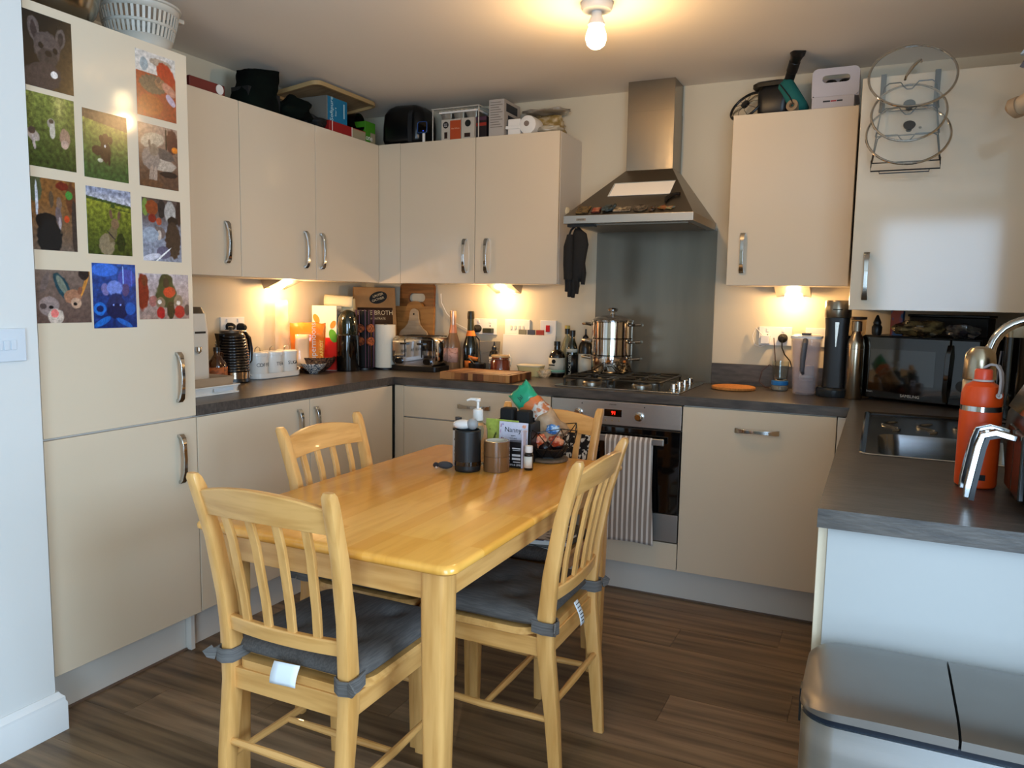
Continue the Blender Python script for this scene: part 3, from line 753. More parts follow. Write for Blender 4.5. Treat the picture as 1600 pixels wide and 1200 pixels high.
# ================================================================ THINGS ON THE LEFT WORKTOP
Z = ZT + .0008
def lab_ring(r, z0, z1, a0=0, a1=360, n=28, T=None, th=.0006):
    b = B(T)
    m = max(3, int(n * (a1 - a0) / 360)); A = [R(a0 + (a1 - a0) * i / m) for i in range(m + 1)]
    vs = [((r + th) * math.cos(a), (r + th) * math.sin(a), z) for z in (z0, z1) for a in A]
    b.add(vs, [(i, i + 1, m + 2 + i, m + 1 + i) for i in range(m)]); return b
def bottle(name, label, loc, prof, m, lab=None, labm=None, capz=None, capm=None, cat='bottle', rz=0, group=None, n=28, inner=None, innerm=None):
    t = thing(name, label, cat, loc, rz, group)
    obj('bottle_body', B().lathe(prof, n), m, t)
    if inner: obj('contents', B().lathe(inner, n), innerm, t)
    if lab: obj('label', lab_ring(*lab), labm, t, solid=.0004)
    if capz: obj('cap', B().lathe(capz, 20), capm, t)
    return t
# cream coffee machine (mostly hidden by the fridge housing)
t = thing('coffee_machine', 'cream countertop machine with dark lid half hidden by the fridge housing', 'coffee machine', (.20, -1.60, Z))
crm = mat('cream_plastic', 'd3cdc0', .35)
obj('machine_body', B().loft([[(x, y, z) for x, y in rrect(-.10, .105, -.09, .10 + e, .02, 4)] for z, e in ((0, .0), (.24, .0), (.315, -.012))]), crm, t)
obj('machine_lid', B().loft([[(x, y, z) for x, y in rrect(-.096, .10, -.085, .088 + e, .02, 4)] for z, e in ((.3155, 0), (.342, -.016))]), mat('dark_taupe', '2c2620', .4), t)
obj('slot', B().box(.1055, .107, .02, .075, .235, .243), black_pl, t)
obj('spout', B(TR(.112, .03, .172)).lathe([(.004, -.018), (.013, -.010), (.014, .008), (.013, .010)], 14), chrome, t)
# trays
t = thing('serving_tray', 'shallow white plastic tray at the left end of the worktop', 'tray', (.345, -1.612, Z))
b = B(); b.loft([[(x, y, z) for x, y in rrect(-.105 - e, .105 + e, -.13 - e, .13 + e, .02, 4)] for e, z in ((-.01, 0), (0, .030), (.004, .031), (.004, .034), (-.004, .034), (-.012, .005))], caps=False); b.prism(rrect(-.105, .105, -.13, .13, .02, 4), 0, .005)
obj('tray_body', b, white_pl, t)
obj('label_window', B().box(.1115, .1125, -.02, .08, .012, .026), mat('pale_blue_card', 'b9c3ca', .5), t)
solo('cardboard_box', B().loft([[(x, y, z) for x, y in rrect(-.085 - e, .085 + e, -.11 - e, .11 + e, .008, 2)] for e, z in ((-.006, 0), (.003, .055), (.004, .058), (-.0, .058), (-.010, .006))], caps=False).box(-.085, .085, -.11, .11, .0, .005), mat('kraft_card', 'a98f72', .8), 'open brown cardboard box standing in the white tray', 'box', (.335, -1.60, Z + .006))
# brown bottles
amber = mat('amber_glass', '3a1a08', .06, coat=.6)
lab_o = mat('orange_label', 'a85a2c', .6, col2='7e4422', scale=(40, 40, 120), lo=.5, hi=.56)
jp = [(.040, 0), (.042, .006), (.042, .085), (.038, .100), (.020, .125), (.013, .135), (.013, .150)]
for (x, y, s, l) in ((.205, -1.372, 1.0, 'large brown glass bottle with orange label, right of the pair'), (.150, -1.45, 1.02, 'brown glass bottle with orange label, left of the pair by the cream machine')):
    t = bottle('brown_bottle', l, (x, y, Z), [(r * s, z * s) for r, z in jp], amber, (.0424 * s, .015 * s, .082 * s, 0, 359), lab_o, [(.0145 * s, .148 * s), (.0145 * s, .166 * s), (0, .166 * s)], black_pl, group='brown glass bottles')
    obj('handle', B().tube([(0, .012, .142 * s), (0, .030, .140 * s), (0, .034, .125 * s), (0, .026, .114 * s)], .0038, 8), amber, t)
# kettle
t = thing('kettle', 'black ribbed electric kettle with copper toned base ring', 'kettle', (.145, -1.228, Z), 0)
obj('power_base', B().lathe([(.075, 0), (.08, .004), (.078, .018), (.0, .018)], 32), black_pl, t)
obj('base_ring', B().lathe([(.0785, .0185), (.0790, .048)], 36), mat('rose_chrome', 'c9b29a', .12, 1.), t)
pr_ = []
for k in range(13):
    z = .049 + k * .0126; r = .0775 - .018 * ((k / 12) ** 2.2); pr_ += [(r - .001, z), (r + .0028, z + .003), (r + .0028, z + .008), (r - .001, z + .011)]
pr_ += [(.058, .214), (.052, .222), (0, .226)]
obj('kettle_body', B().lathe(pr_, 40), mat('kettle_black', '17110e', .2, coat=.4), t, sharp=60)
obj('lid', B().lathe([(.050, .2235), (.048, .233), (.0, .238)], 32), mat('kettle_lid', '5a5148', .3, .6), t)
obj('lid_knob', B().lathe([(.008, .2365), (.012, .250), (.0, .254)], 16), chrome, t)
obj('spout', B().loft([[(.0, -.050, .205), (-.014, -.052, .219), (.014, -.052, .219)], [(.0, -.072, .185), (-.014, -.084, .222), (.014, -.084, .222)], [(0, -.070, .150), (-.006, -.074, .160), (.006, -.074, .160)]]), MATS['kettle_black'], t)
obj('handle', B().tube([(0, .045, .224), (0, .08, .222), (0, .108, .195), (0, .118, .145), (0, .115, .090), (0, .106, .078)], [.009, .011, .012, .0125, .011, .008], 12), MATS['kettle_black'], t)
# canister set
enamel = mat('white_enamel', 'd9d6cf', .22, coat=.5)
t = thing('canister_set', 'white enamel tea and coffee canisters standing together on a tray', 'canisters', (.135, -.955, Z), 0)
b = B(); b.loft([[(x, y, z) for x, y in rrect(-.062 - e, .062 + e, -.160 - e, .160 + e, .06, 8)] for e, z in ((-.004, 0), (.0, .004), (.0, .026), (-.002, .026), (-.003, .003))], caps=False); b.prism(rrect(-.058, .058, -.156, .156, .055, 8), 0.001, .003)
obj('tray', b, enamel, t)
for s in (-1, 1): obj('tray_handle', B().tube([(-.02, s * .160, .018), (-.018, s * .176, .030), (0, s * .182, .036), (.018, s * .176, .030), (.02, s * .160, .018)], .003, 8), enamel, t)
for i, s in enumerate(('COFFEE', 'TEA', 'SUGAR')):
    y = (-.100, 0, .100)[i]
    cn = obj('canister', B().lathe([(.0475, .004), (.049, .008), (.049, .108), (.0475, .110)], 32, c=(0, y)), enamel, t)
    obj('canister_lid', B().lathe([(.051, .1095), (.051, .122), (.045, .127), (0, .128)], 32, c=(0, y)), enamel, cn)
    obj('lid_handle', B().tube([(0, y - .018, .126), (0, y - .015, .142), (0, y, .150), (0, y + .015, .142), (0, y + .018, .126)], .0022, 8), chrome, cn)
    # curved lettering: each word follows the can
    wd = obj('lettering_plate', B().box(-.0002, 0, -.0002, .0002, 0, .0002), enamel, cn, loc=(0, y, .066)) if False else None
    n_ = len(s)
    for k, ch in enumerate(s):
        a = (k - (n_ - 1) / 2) * .30
        txt(ch, .024, mat('ink_black', '1b1a1a', .6), cn, (.0494 * math.cos(a), y + .0494 * math.sin(a), .066), (90, 0, 90 + math.degrees(a)), name='letter')
# bowls
pat = mat('bowl_pattern', 'd8d4cc', .2, coat=.4, col2='4a5560', scale=(150, 150, 150), detail=1, lo=.47, hi=.5)
bp = [(.022, 0), (.024, .006), (.026, .008), (.045, .022), (.060, .040), (.066, .052), (.064, .0525), (.058, .041), (.042, .024), (0, .014)]
solo('small_bowl', B().lathe(bp, 36), pat, 'small white footed bowl with blue grey pattern', 'bowl', (.185, -.712, Z))
bp2 = [(.05, 0), (.055, .004), (.085, .025), (.105, .055), (.110, .078), (.107, .079), (.10, .056), (.08, .028), (0, .010)]
t = thing('large_bowl', 'large dark patterned bowl holding the orange fruit snack bag', 'bowl', (.120, -.625, Z)); 
obj('bowl_shell', B().lathe(bp2, 40), mat('dark_pattern', '5b4034', .2, coat=.4, col2='2c1e1c', scale=(110, 110, 110), lo=.45, hi=.55), t)
# soft bag helper: two crumpled sheets sealed at the edges
def soft_bag(wd, ht, dp, seed, nu=16, nv=20, top=.75, T=None, crum=.006, bot=.9):
    b = B(T)
    def f(sgn):
        def g(u, v):
            x = (u - .5) * wd * (1 - .08 * math.sin(v * 3 + seed)); z = v * ht
            prof = max(0, math.sin(PI * u)) ** .45 * (min(1, v / .12 + (1 - bot) * 0 + .55)) * (1 if v < top else max(0, (1 - v) / (1 - top)) ** .7)
            n = mn.noise(Vector((x * 28, z * 24, seed + sgn))) + .5 * mn.noise(Vector((x * 70, z * 60, seed)))
            y = sgn * (dp / 2 * prof) + crum * n * (1 if 0 < u < 1 else .4)
            z2 = z + .010 * mn.noise(Vector((x * 20, 7, seed))) * v
            return (x, y, z2)
        return g
    b.grid(lambda u, v: f(-1)(u, v), nu, nv)
    b.grid(lambda u, v: f(1)(1 - u, v), nu, nv)
    b.loft([[ (lambda p: (p[0], p[1], 0))(f(-1)(i / nu, 0)) for i in range(nu + 1)], [(lambda p: (p[0], p[1], 0))(f(1)(i / nu, 0)) for i in range(nu + 1)]], caps=False)
    return b
t = thing('snack_bag', 'orange bag of fruit snacks standing in the dark bowl', 'bag', (.120, -.675, Z + .022), 58)
obj('bag_body', soft_bag(.175, .235, .075, 2), mat('orange_foil', 'ee7a22', .28, coat=.4, col2='f2a046', scale=(9, 9, 4), lo=.5, hi=.62), t, sharp=75)
obj('clear_panel', B().grid(lambda u, v: (-.080 + .072 * u, -.041 - .006 * math.sin(PI * u) - .003 * math.sin(9 * v), .012 + .165 * v), 4, 6), mat('pale_orange', 'f0c79c', .3, coat=.4), t, solid=.0006)
txt('Supermoons', .042, white_pl, t, (.012, -.0475, .130), (90, -90, 0))
txt('CARROT', .026, mat('yellow_ink', 'f6d36a', .5), t, (.058, -.0425, .095), (90, -90, 0))
# clear plastic bag crumpled behind
t = thing('plastic_bag', 'crumpled clear plastic bag above the orange snack bag by the wall', 'bag', (.05, -.790, Z), 90)
obj('bag_film', soft_bag(.10, .37, .035, 11, crum=.012, top=.5), mat('clear_film', 'f6dcb4', .15, alpha=.32), t, sharp=40)
# cereal box
redm = mat('carton_red', 'd2281c', .4)
t = thing('cereal_box', 'white and red cereal box decorated with orange leaves', 'box', (.112, -.512, Z), 14)
obj('carton', B().box(-.070, .070, -.032, .032, 0, .345), mat('carton_cream', 'e9e0c8', .5), t, bevel=.001)
obj('red_panel', B().box(-.0702, .0702, -.0325, -.032, .002, .175).box(.070, .0706, -.032, .032, .002, .13), redm, t)
for (x, z, r, a, c) in ((-.045, .275, .016, 30, 'e8842a'), (.05, .245, .014, -30, 'e8842a'), (.050, .185, .022, 20, '5aa12c')):
    obj('leaf_print', B(TR(x, -.0327, z, rx=90, rz=0) @ TR(rz=a)).prism(circ(r, 14, ry=r * 1.7), 0, .0006), mat('leaf_' + c, c, .5), t)
obj('side_print', B().box(.0701, .0707, -.026, .026, .22, .33), mat('pale_grey_print', 'b9b0a2', .5, col2='6b6154', scale=(40, 90, 160), lo=.5, hi=.55), t)
# cream paper packet with a folded open top
t = thing('flour_packet', 'tall cream paper packet with its top folded over behind the cereal box', 'packet', (.120, -.400, Z), 22)
crp = mat('cream_paper', 'dccca4', .75, bump=.3, scale=(30, 30, 30))
obj('packet', B().loft([[(-.075, -.035, 0), (.075, -.035, 0), (.075, .035, 0), (-.075, .035, 0)], [(-.076, -.034, .2), (.076, -.034, .2), (.076, .034, .2), (-.076, .034, .2)], [(-.076, -.03, .38), (.076, -.03, .38), (.074, .02, .385), (-.074, .02, .385)]]), crp, t, bevel=.002)
obj('folded_flap', B().grid(lambda u, v: (-.078 + .156 * u, -.031 - .028 * math.sin(v * 1.8), .405 - .06 * v + .015 * math.sin(v * 3.1) - .01 * u), 6, 6), crp, t, solid=.0012)
# brown paper bag with writing
t = thing('paper_bag', 'brown paper bag of bone broth powder standing in the corner', 'bag', (.165, -.155, Z), 45)
brn = mat('brown_paper', '8a6237', .8, col2='9d7446', scale=(9, 9, 9), bump=.3)
obj('bag_body', B().loft([[(-.12, -.05, 0), (.12, -.05, 0), (.12, .045, 0), (-.12, .045, 0)], [(-.122, -.052, .2), (.122, -.052, .2), (.122, .045, .2), (-.122, .045, .2)], [(-.118, -.012, .45), (.118, -.012, .45), (.118, .010, .45), (-.118, .010, .45)]]), brn, t, bevel=.002)
def onbag(z): return -.052 + .040 * max(0, (z - .2) / .25) - .0014
lb = obj('dark_label', B().add([(-.1, onbag(.22), .22), (.1, onbag(.22), .22), (.1, onbag(.335), .335), (-.1, onbag(.335), .335)], [(0, 1, 2, 3)]), mat('brown_ink', '3a2617', .6), t, solid=.0006)
txt('BONE BROTH', .036, mat('tan_ink', 'c9b48e', .6), lb, (.0, onbag(.308) - .001, .305), (81, 0, 0), sx=.9)
txt('CONCENTRATE', .016, MATS['tan_ink'], lb, (.0, onbag(.27) - .001, .272), (81, 0, 0))
ov = obj('oval_logo', B(TR(.02, onbag(.395) - .0008, .392, rx=81) @ TR(rz=18)).prism(circ(.052, 24, ry=.034), 0, .001), black_mt, t)
txt('HUNTER', .019, MATS['tan_ink'], ov, (.012, onbag(.405) - .0026, .403), (81, -18, 0)); txt('GATHER', .019, MATS['tan_ink'], ov, (.018, onbag(.38) - .0026, .382), (81, -18, 0))
# black bottle carrier / tall bin and capsule rack
t = thing('grinder', 'tall glossy black cylindrical grinder with clear domed top', 'grinder', (.235, -.492, Z))
obj('grinder_base', B().lathe([(.060, 0), (.062, .01), (.060, .19), (.055, .195), (0, .195)], 32), black_gl, t)
obj('dome', B().lathe([(.052, .1955), (.055, .24), (.050, .285), (.038, .31), (.012, .325), (0, .326)], 28), mat('smoked_glass', '11190f', .05, coat=.8), t)
t = thing('capsule_rack', 'dark wire coffee capsule rack with round orange capsules', 'rack', (.254, -.368, Z), 20)
wr = mat('dark_copper_wire', '6b4650', .3, .8)
obj('rack_base', B().lathe([(.052, 0), (.052, .010), (.02, .014), (0, .014)], 28), black_pl, t)
for i in range(6):
    a = 2 * PI * i / 6; cx, cy = .050 * math.cos(a), .050 * math.sin(a)
    obj('rack_wire', B().tube([(cx - .008 * math.sin(a), cy + .008 * math.cos(a), .012), (cx - .010 * math.sin(a), cy + .010 * math.cos(a), .325), (cx + .010 * math.sin(a), cy - .010 * math.cos(a), .325), (cx + .008 * math.sin(a), cy - .008 * math.cos(a), .012)], .0022, 6), wr, t)
obj('rack_core', B().cyl(.030, .014, .318, 16), black_mt, t)
capm = mat('capsule_orange', 'a8552c', .4, col2='4f2416', scale=(160, 160, 160), lo=.45, hi=.55)
for i, a in enumerate((-100, -40)):
    for k in range(2):
        obj('capsule', B(TR(.038 * math.cos(R(a)), .038 * math.sin(R(a)), .225 - k * .07, rz=a) @ TR(ry=90)).lathe([(.020, 0), (.024, .018), (.024, .021), (0, .021)], 18), capm, t)
# kitchen roll on a black holder
t = thing('paper_towel_holder', 'black wire kitchen roll holder with white paper roll', 'holder', (.335, -.290, Z))
obj('holder_base', B().lathe([(.058, 0), (.058, .008), (.0, .010)], 32), black_pl, t)
obj('holder_arm', B().tube([(-.062, -.030, .008), (-.064, -.032, .2), (-.050, -.026, .225), (-.040, -.020, .2)], .0025, 8), black_pl, t)
solo('kitchen_roll', B().lathe([(.020, 0), (.0565, 0), (.0565, .235), (.020, .235)], 36), mat('kitchen_paper', 'e4dcca', .95, bump=.3, scale=(120, 120, 120)), 'white kitchen paper roll standing on its holder', 'roll', (.335, -.290, Z + .0105))
obj('post', B().cyl(.008, .010, .25, 12), black_pl, t)

# ================================================================ BACK WORKTOP
# chopping boards leaning on the wall in the corner
walnut = mat('walnut', '7d4a20', .45, col2='54300f', scale=(6, 6, 60), lo=.4, hi=.7)
def plate_with_hole(outer, hole, th, T=None):
    """flat board with one hole: quads bridge the outer outline and the hole (same vertex count)"""
    b = B(T); n = len(outer)
    vs = [(x, -th / 2, z) for x, z in outer] + [(x, -th / 2, z) for x, z in hole] + [(x, th / 2, z) for x, z in outer] + [(x, th / 2, z) for x, z in hole]
    fs = []
    for i in range(n):
        j = (i + 1) % n
        fs += [(i, j, n + j, n + i), (2 * n + j, 2 * n + i, 3 * n + i, 3 * n + j), (j, i, 2 * n + i, 2 * n + j), (n + i, n + j, 3 * n + j, 3 * n + i)]
    return b.add(vs, fs)
def resamp(poly, cx, cy, n):
    """resample closed outline at n equal angles around a centre"""
    out = []
    for k in range(n):
        a = 2 * PI * k / n + .01; d = Vector((math.cos(a), math.sin(a))); best = 0
        for i in range(len(poly)):
            p, q = Vector(poly[i]) - Vector((cx, cy)), Vector(poly[(i + 1) % len(poly)]) - Vector((cx, cy))
            e = q - p; den = d.x * e.y - d.y * e.x
            if abs(den) < 1e-12: continue
            tt = (p.x * e.y - p.y * e.x) / den; ss = (p.x * d.y - p.y * d.x) / den
            if 0 <= ss <= 1 and tt > best: best = tt
        out.append((cx + d.x * best, cy + d.y * best))
    return out
t = thing('chopping_board', 'tallest dark wood chopping board with oval hand slot leaning on the wall', 'board', (.372, -.040, Z), rot=(-3, 0, 0))
outer = rrect(-.115, .115, 0, .475, .02, 4)
obj('board', plate_with_hole(resamp(outer, 0, .395, 72), resamp(rrect(-.058, .058, .37, .42, .0245, 6), 0, .395, 72), .02), walnut, t, sharp=50)
t = thing('chopping_board', 'brown wood chopping board with arched finger notch, behind the toaster', 'board', (.375, -.064, Z), rot=(-3, 0, 0))
ol = [(-.128, 0), (.128, 0), (.128, .345), (.055, .345)] + [(.052 * math.cos(a), .345 + .030 * math.sin(a)) for a in [R(x) for x in range(0, 181, 15)]] + [(-.055, .345), (-.128, .345)]
b = B(TR(rx=90)); b.prism(ol, -.01, .01); obj('board', b, mat('oak_board', '9a6a35', .5, col2='7b4e22', scale=(6, 6, 50), lo=.4, hi=.7), t, sharp=50)
t = thing('paddle_board', 'small pale paddle shaped board with hole in its rounded handle', 'board', (.382, -.084, Z), rot=(-3, 0, 0))
pl_ = [(-.095, 0), (.095, 0), (.095, .185), (.085, .205), (.060, .222), (.040, .245), (.031, .275), (.029, .300)] + [(.028 * math.cos(a), .305 + .028 * math.sin(a)) for a in [R(x) for x in range(0, 181, 15)]] + [(-.029, .300), (-.031, .275), (-.040, .245), (-.060, .222), (-.085, .205), (-.095, .185)]
obj('board', plate_with_hole(resamp(pl_, 0, .22, 120), [(x + 0, z + 0) for x, z in resamp(circ(.0055, 16, (0, .304)), 0, .304, 120)], .012) if False else B(TR(rx=90)).prism(pl_, -.006, .006), mat('pale_beech', 'b29a7e', .55, col2='a0876a', scale=(6, 6, 50)), t, sharp=50)
obj('hang_hole', B(TR(0, -.0062, .302, rx=90)).cyl(.0055, 0, .0006, 14), black_mt, t)
# toaster
t = thing('toaster', 'polished chrome four slice toaster with black levers and dials', 'toaster', (.530, -.215, Z + .0), 2)
obj('toaster_base', B().prism(rrect(-.143, .143, -.105, .105, .02, 4), .0, .028), black_pl, t, bevel=.002)
b = B()
pr2 = rrect(-.137, .137, .0285, .188, .035, 7)
b.loft([[(x * .97, y, .03 + (z - .03) * .98) for x, z in pr2] if abs(y) > .096 else [(x, y, z) for x, z in pr2] for y in (-.100, -.094, .094, .100)])
tb = obj('toaster_body', b, mat('toaster_chrome', 'c9c9c9', .06, 1.), t, sharp=50)
fp = obj('front_panel', B().box(-.118, .118, -.1015, -.0998, .035, .172), mat('mirror_steel', 'bcc2cc', .04, 1.), t, bevel=.001)
for x in (-.052, .052):
    obj('lever_track', B().box(x - .003, x + .003, -.1024, -.1014, .075, .170), black_mt, t)
    lv = obj('lever', B().box(x - .020, x + .020, -.120, -.102, .143, .153), black_pl, t, bevel=.002)
for x in (-.088, .088):
    obj('dial', B(TR(x, -.1014, .054, rx=90)).prism(rrect(-.023, .023, -.017, .017, .015, 6), 0, .010), black_gl, t, bevel=.003)
for y in (-.065, -.025, .025, .065): obj('bread_slot', B().box(-.11, .11, y - .012, y + .012, .1865, .1885), black_mt, t)
# white cable on the wall
solo('cable', B().tube([(.52, -.006, 1.33), (.525, -.008, 1.28), (.56, -.008, 1.22), (.62, -.008, 1.165), (.70, -.008, 1.13), (.77, -.010, 1.125)], .0028, 6), white_pl, 'thin white cable hanging on the wall right of the boards', 'cable')
# sparkling wine bottles
wp = [(.041, 0), (.043, .004), (.043, .12), (.040, .145), (.030, .180), (.0185, .215), (.0160, .245), (.0150, .295)]
s = 1.0
t = bottle('sparkling_wine_bottle', 'clear rose sparkling wine bottle with pink label and foil', (.672, -.128, Z), wp, mat('rose_glass', 'cf9a6c', .05, trans=.55, coat=.5), (.0434, .045, .125, -120, -20), mat('pink_label', 'dba592', .5, col2='b87f6e', scale=(60, 60, 90), lo=.55, hi=.6), [(.0185, .288), (.0185, .302), (.0172, .325), (0, .328)], mat('pink_foil', 'cda488', .3, .6), inner=[(.038, .004), (.039, .120), (.036, .145), (.0255, .180), (.0, .195)], innerm=mat('rose_wine', 'b25d2e', .2))
obj('neck_foil', B().lathe([(.0235, .205), (.0172, .245), (.0165, .250)], 24, capb=False, capt=False), mat('salmon_foil', 'd9906c', .4, .3), t)
obj('foil_neck', B().lathe([(.0168, .2505), (.0162, .289)], 24), MATS['pink_foil'], t)
t = bottle('sparkling_wine_bottle', 'dark sparkling wine bottle with bright orange neck band and sash label', (.783, -.128, Z), wp, mat('dark_green_glass', '0d100a', .05, coat=.7), (.0434, .070, .090, -110, -30), mat('orange_label_b', 'e0762a', .4), [(.0195, .285), (.0195, .312), (.0172, .326), (0, .329)], mat('dark_foil', '26221c', .3, .5))
lbx = [c for c in t.children if c.name.startswith('label')][0]; lbx.rotation_euler = (0, R(14), 0)
obj('neck_foil', B().lathe([(.0275, .193), (.0195, .218), (.0188, .221)], 24, capb=False, capt=False), MATS['orange_label_b'], t)
obj('foil_neck', B().lathe([(.0190, .222), (.0168, .286)], 24), mat('olive_foil', '3b3a26', .35, .5), t)
obj('label', lab_ring(.0436, .018, .060, -110, -60), MATS['orange_label_b'], t, solid=.0004)
# sockets and switches
def plate(x, wd, label, kind, y=-.0004, z=1.152, M=None, cat='socket', loc=None, rz=0, hh=.088):
    t = thing('wall_socket' if kind == 'sock' else 'light_switch', label, cat, loc or (x, y, z), rz)
    obj('face_plate', B().box(-wd / 2, wd / 2, -.009, 0, -hh / 2, hh / 2), white_pl, t, bevel=.002)
    return t
def sockets(t, xs):
    for x in xs:
        obj('rocker', B().box(x - .006, x + .006, -.0125, -.009, .020, .036), white_pl, t, bevel=.001)
        obj('pin_hole', B().box(x - .003, x + .003, -.0095, -.0089, .0, .008), black_mt, t)
        obj('pin_hole', B().box(x - .013, x - .008, -.0095, -.0089, -.018, -.012), black_mt, t)
        obj('pin_hole', B().box(x + .008, x + .013, -.0095, -.0089, -.018, -.012), black_mt, t)
def plug(t, x, z, m, depth=.045, name='plug', r=.021):
    return obj(name, B(TR(x, -.0096, z, rx=90)).lathe([(r, 0), (r * 1.02, depth * .5), (r * .8, depth * .8), (r * .45, depth)], 20), m, t)
t = plate(.805, .150, 'double wall socket with two black plugs behind the dark wine bottle', 'sock'); sockets(t, (-.035, .035))
plug(t, -.038, -.012, black_mt, .05)
obj('adapter', B().box(.005, .060, -.046, -.0096, -.034, -.008), mat('dark_green_plastic', '2b3226', .4), t, bevel=.003)
t = plate(1.006, .150, 'wide white switch plate with four narrow rockers', 'sw', cat='switch')
for i in range(4): obj('rocker', B().box(-.042 + i * .024, -.030 + i * .024, -.0125, -.009, -.011, .011), mat('rocker_white', 'cfc9be', .3), t, bevel=.001)
t = plate(1.189, .092, 'square cooker switch plate with red rocker beside the hob', 'sw', cat='switch')
obj('rocker', B().box(-.012, .012, -.014, -.009, -.018, .018), mat('switch_red', 'b01c22', .35), t, bevel=.002)
t = plate(2.353, .150, 'double wall socket with white charger and black plug above the glass', 'sock'); sockets(t, (-.035, .035))
obj('charger', B().box(-.062, -.022, -.045, -.0096, -.036, .004), white_pl, t, bevel=.003)
pg = plug(t, .036, -.008, black_mt, .045)
t = plate(2.532, .092, 'single white wall plate half hidden by the soda maker', 'sock')
t = plate(0, .150, 'double wall socket behind the kettle on the left wall', 'sock', loc=(.0004, -1.08, 1.155), rz=90); sockets(t, (-.035, .035))
plug(t, -.03, .0, black_mt, .04, r=.018); plug(t, .04, -.006, black_mt, .04, r=.02)
# cables right
solo('cable', B().tube([(2.318, -.040, 1.14), (2.29, -.030, 1.165), (2.265, -.022, 1.19), (2.25, -.020, 1.15), (2.262, -.022, 1.11), (2.29, -.028, 1.10), (2.33, -.035, 1.12)], .0022, 6), white_pl, 'loop of thin white charging cable hanging from the socket', 'cable')
solo('cable', B().tube([(2.35, -.035, 1.145), (2.362, -.05, 1.06), (2.366, -.06, 1.01), (2.34, -.07, 1.02), (2.31, -.08, .99), (2.30, -.085, .94), (2.33, -.10, .9155), (2.35, -.105, .9145)], .0022, 6), mat('brown_cable', '3c1c12', .5), 'thin dark red cable looping down onto the worktop', 'cable')
solo('cable', B().tube([(2.389, -.054, 1.138), (2.392, -.062, 1.10), (2.405, -.06, 1.07), (2.43, -.055, 1.04), (2.45, -.06, .98), (2.452, -.07, .9155)], .003, 6), black_pl, 'black appliance cable running down behind the water jug', 'cable')
solo('cable', B().tube([(.768, -.060, 1.138), (.772, -.066, 1.11), (.79, -.045, 1.08), (.80, -.03, 1.02), (.81, -.03, .9165)], .0035, 6), black_pl, 'black cable dropping from the plug behind the wine bottle', 'cable')
# butcher block
t = thing('butcher_block', 'thick end grain chopping block on the worktop by the wine bottles', 'board', (1.045, -.445, Z), 0)
obj('block', B().box(-.19, .19, -.13, .12, .0, .036), endgrain_m, t, bevel=.002)
tones = [mat('block_wood_%d' % i, c, .5) for i, c in enumerate(('9c6a3c', '6a3b20', 'b5834c', '84522b', 'a57345', '57301b'))]
rr = random.Random(3)
x = -.19; edges = []
while x < .188:
    w_ = min(rr.uniform(.016, .036), .19 - x)
    obj('edge_block', B().box(x + .0004, x + w_ - .0004, -.1312, -.1300, .001, .035), tones[rr.randrange(6)], t); x += w_
y = -.13
while y < .118:
    w_ = min(rr.uniform(.016, .036), .12 - y)
    obj('edge_block', B().box(.19, .1912, y + .0004, y + w_ - .0004, .001, .035), tones[rr.randrange(6)], t); y += w_
obj('juice_groove', B().tube([(x, y, .0362) for x, y in rrect(-.17, .17, -.11, .10, .012, 3)], .002, 6, closed=True), tones[1], t)
# small black pot with spoon, dropper bottle, clear box
t = thing('mortar', 'small black ribbed bowl with a dark spoon in it', 'bowl', (.868, -.21, Z))
obj('bowl_shell', B().lathe([(.034, 0), (.040, .004), (.046, .030), (.048, .052), (.044, .053), (.040, .030), (0, .012)], 30), mat('black_stoneware', '161412', .3, col2='3a3733', scale=(120, 120, 120), lo=.6, hi=.66), t)
obj('spoon', B().tube([(.01, -.005, .016), (-.025, -.01, .060), (-.045, -.012, .075)], [.004, .005, .007], 8), black_gl, t)
t = thing('plastic_container', 'clear upright plastic container with grey writing behind the black bowl', 'container', (.868, -.066, Z))
obj('box_shell', B().loft([[(x, y, z) for x, y in rrect(-.050 - e, .050 + e, -.028 - e, .028 + e, .012, 4)] for e, z in ((-.004, 0), (.004, .16), (.004, .163), (.001, .163), (-.006, .004))], caps=False).prism(rrect(-.045, .045, -.022, .022, .01, 4), .0, .004), mat('hazy_plastic', 'd8d2c6', .2, trans=.7, ior=1.2), t)
obj('print_line', B().tube([(-.03, -.0345, .098), (.01, -.0345, .112), (.035, -.034, .120)], .0016, 5), mat('grey_ink', '8a8478', .5), t)
t = bottle('dropper_bottle', 'small dark bottle with white label and pointed nozzle beside the clear container', (.938, -.150, Z), [(.026, 0), (.027, .004), (.027, .095), (.022, .115), (.012, .124)], black_gl, (.0274, .012, .088, 0, 359), mat('white_label', 'd5d0c4', .6), [(.013, .1245), (.013, .140), (.005, .146), (.0035, .168), (0, .169)], black_pl)
txt('GO', .026, black_mt, t, (0, -.0284, .066)); txt('TO', .026, black_mt, t, (0, -.0284, .042))
t = thing('clip_jar', 'clip top glass jar of dark amber honey behind the chopping block', 'jar', (1.018, -.235, Z))
obj('jar_glass', B().lathe([(.048, 0), (.052, .005), (.052, .070), (.045, .082), (.045, .092)], 36), mat('honey_glass', '74290e', .05, coat=.7), t)
obj('jar_lid', B().lathe([(.049, .0945), (.049, .102), (.042, .108), (0, .109)], 36), mat('lid_glass', 'c9a777', .08, coat=.6), t)
obj('seal', B().lathe([(.047, .0922), (.048, .0944)], 30), mat('rubber_seal', 'c07a3c', .6), t)
obj('wire_bail', B().tube([(.050, -.02, .083), (.062, -.015, .098), (.050, 0, .112), (.062, .004, .080), (.058, .0, .045)], .0016, 6).tube([(.0505 * math.cos(a), .0505 * math.sin(a), .084) for a in [2 * PI * i / 24 for i in range(24)]], .0014, 6, closed=True), chrome, t)
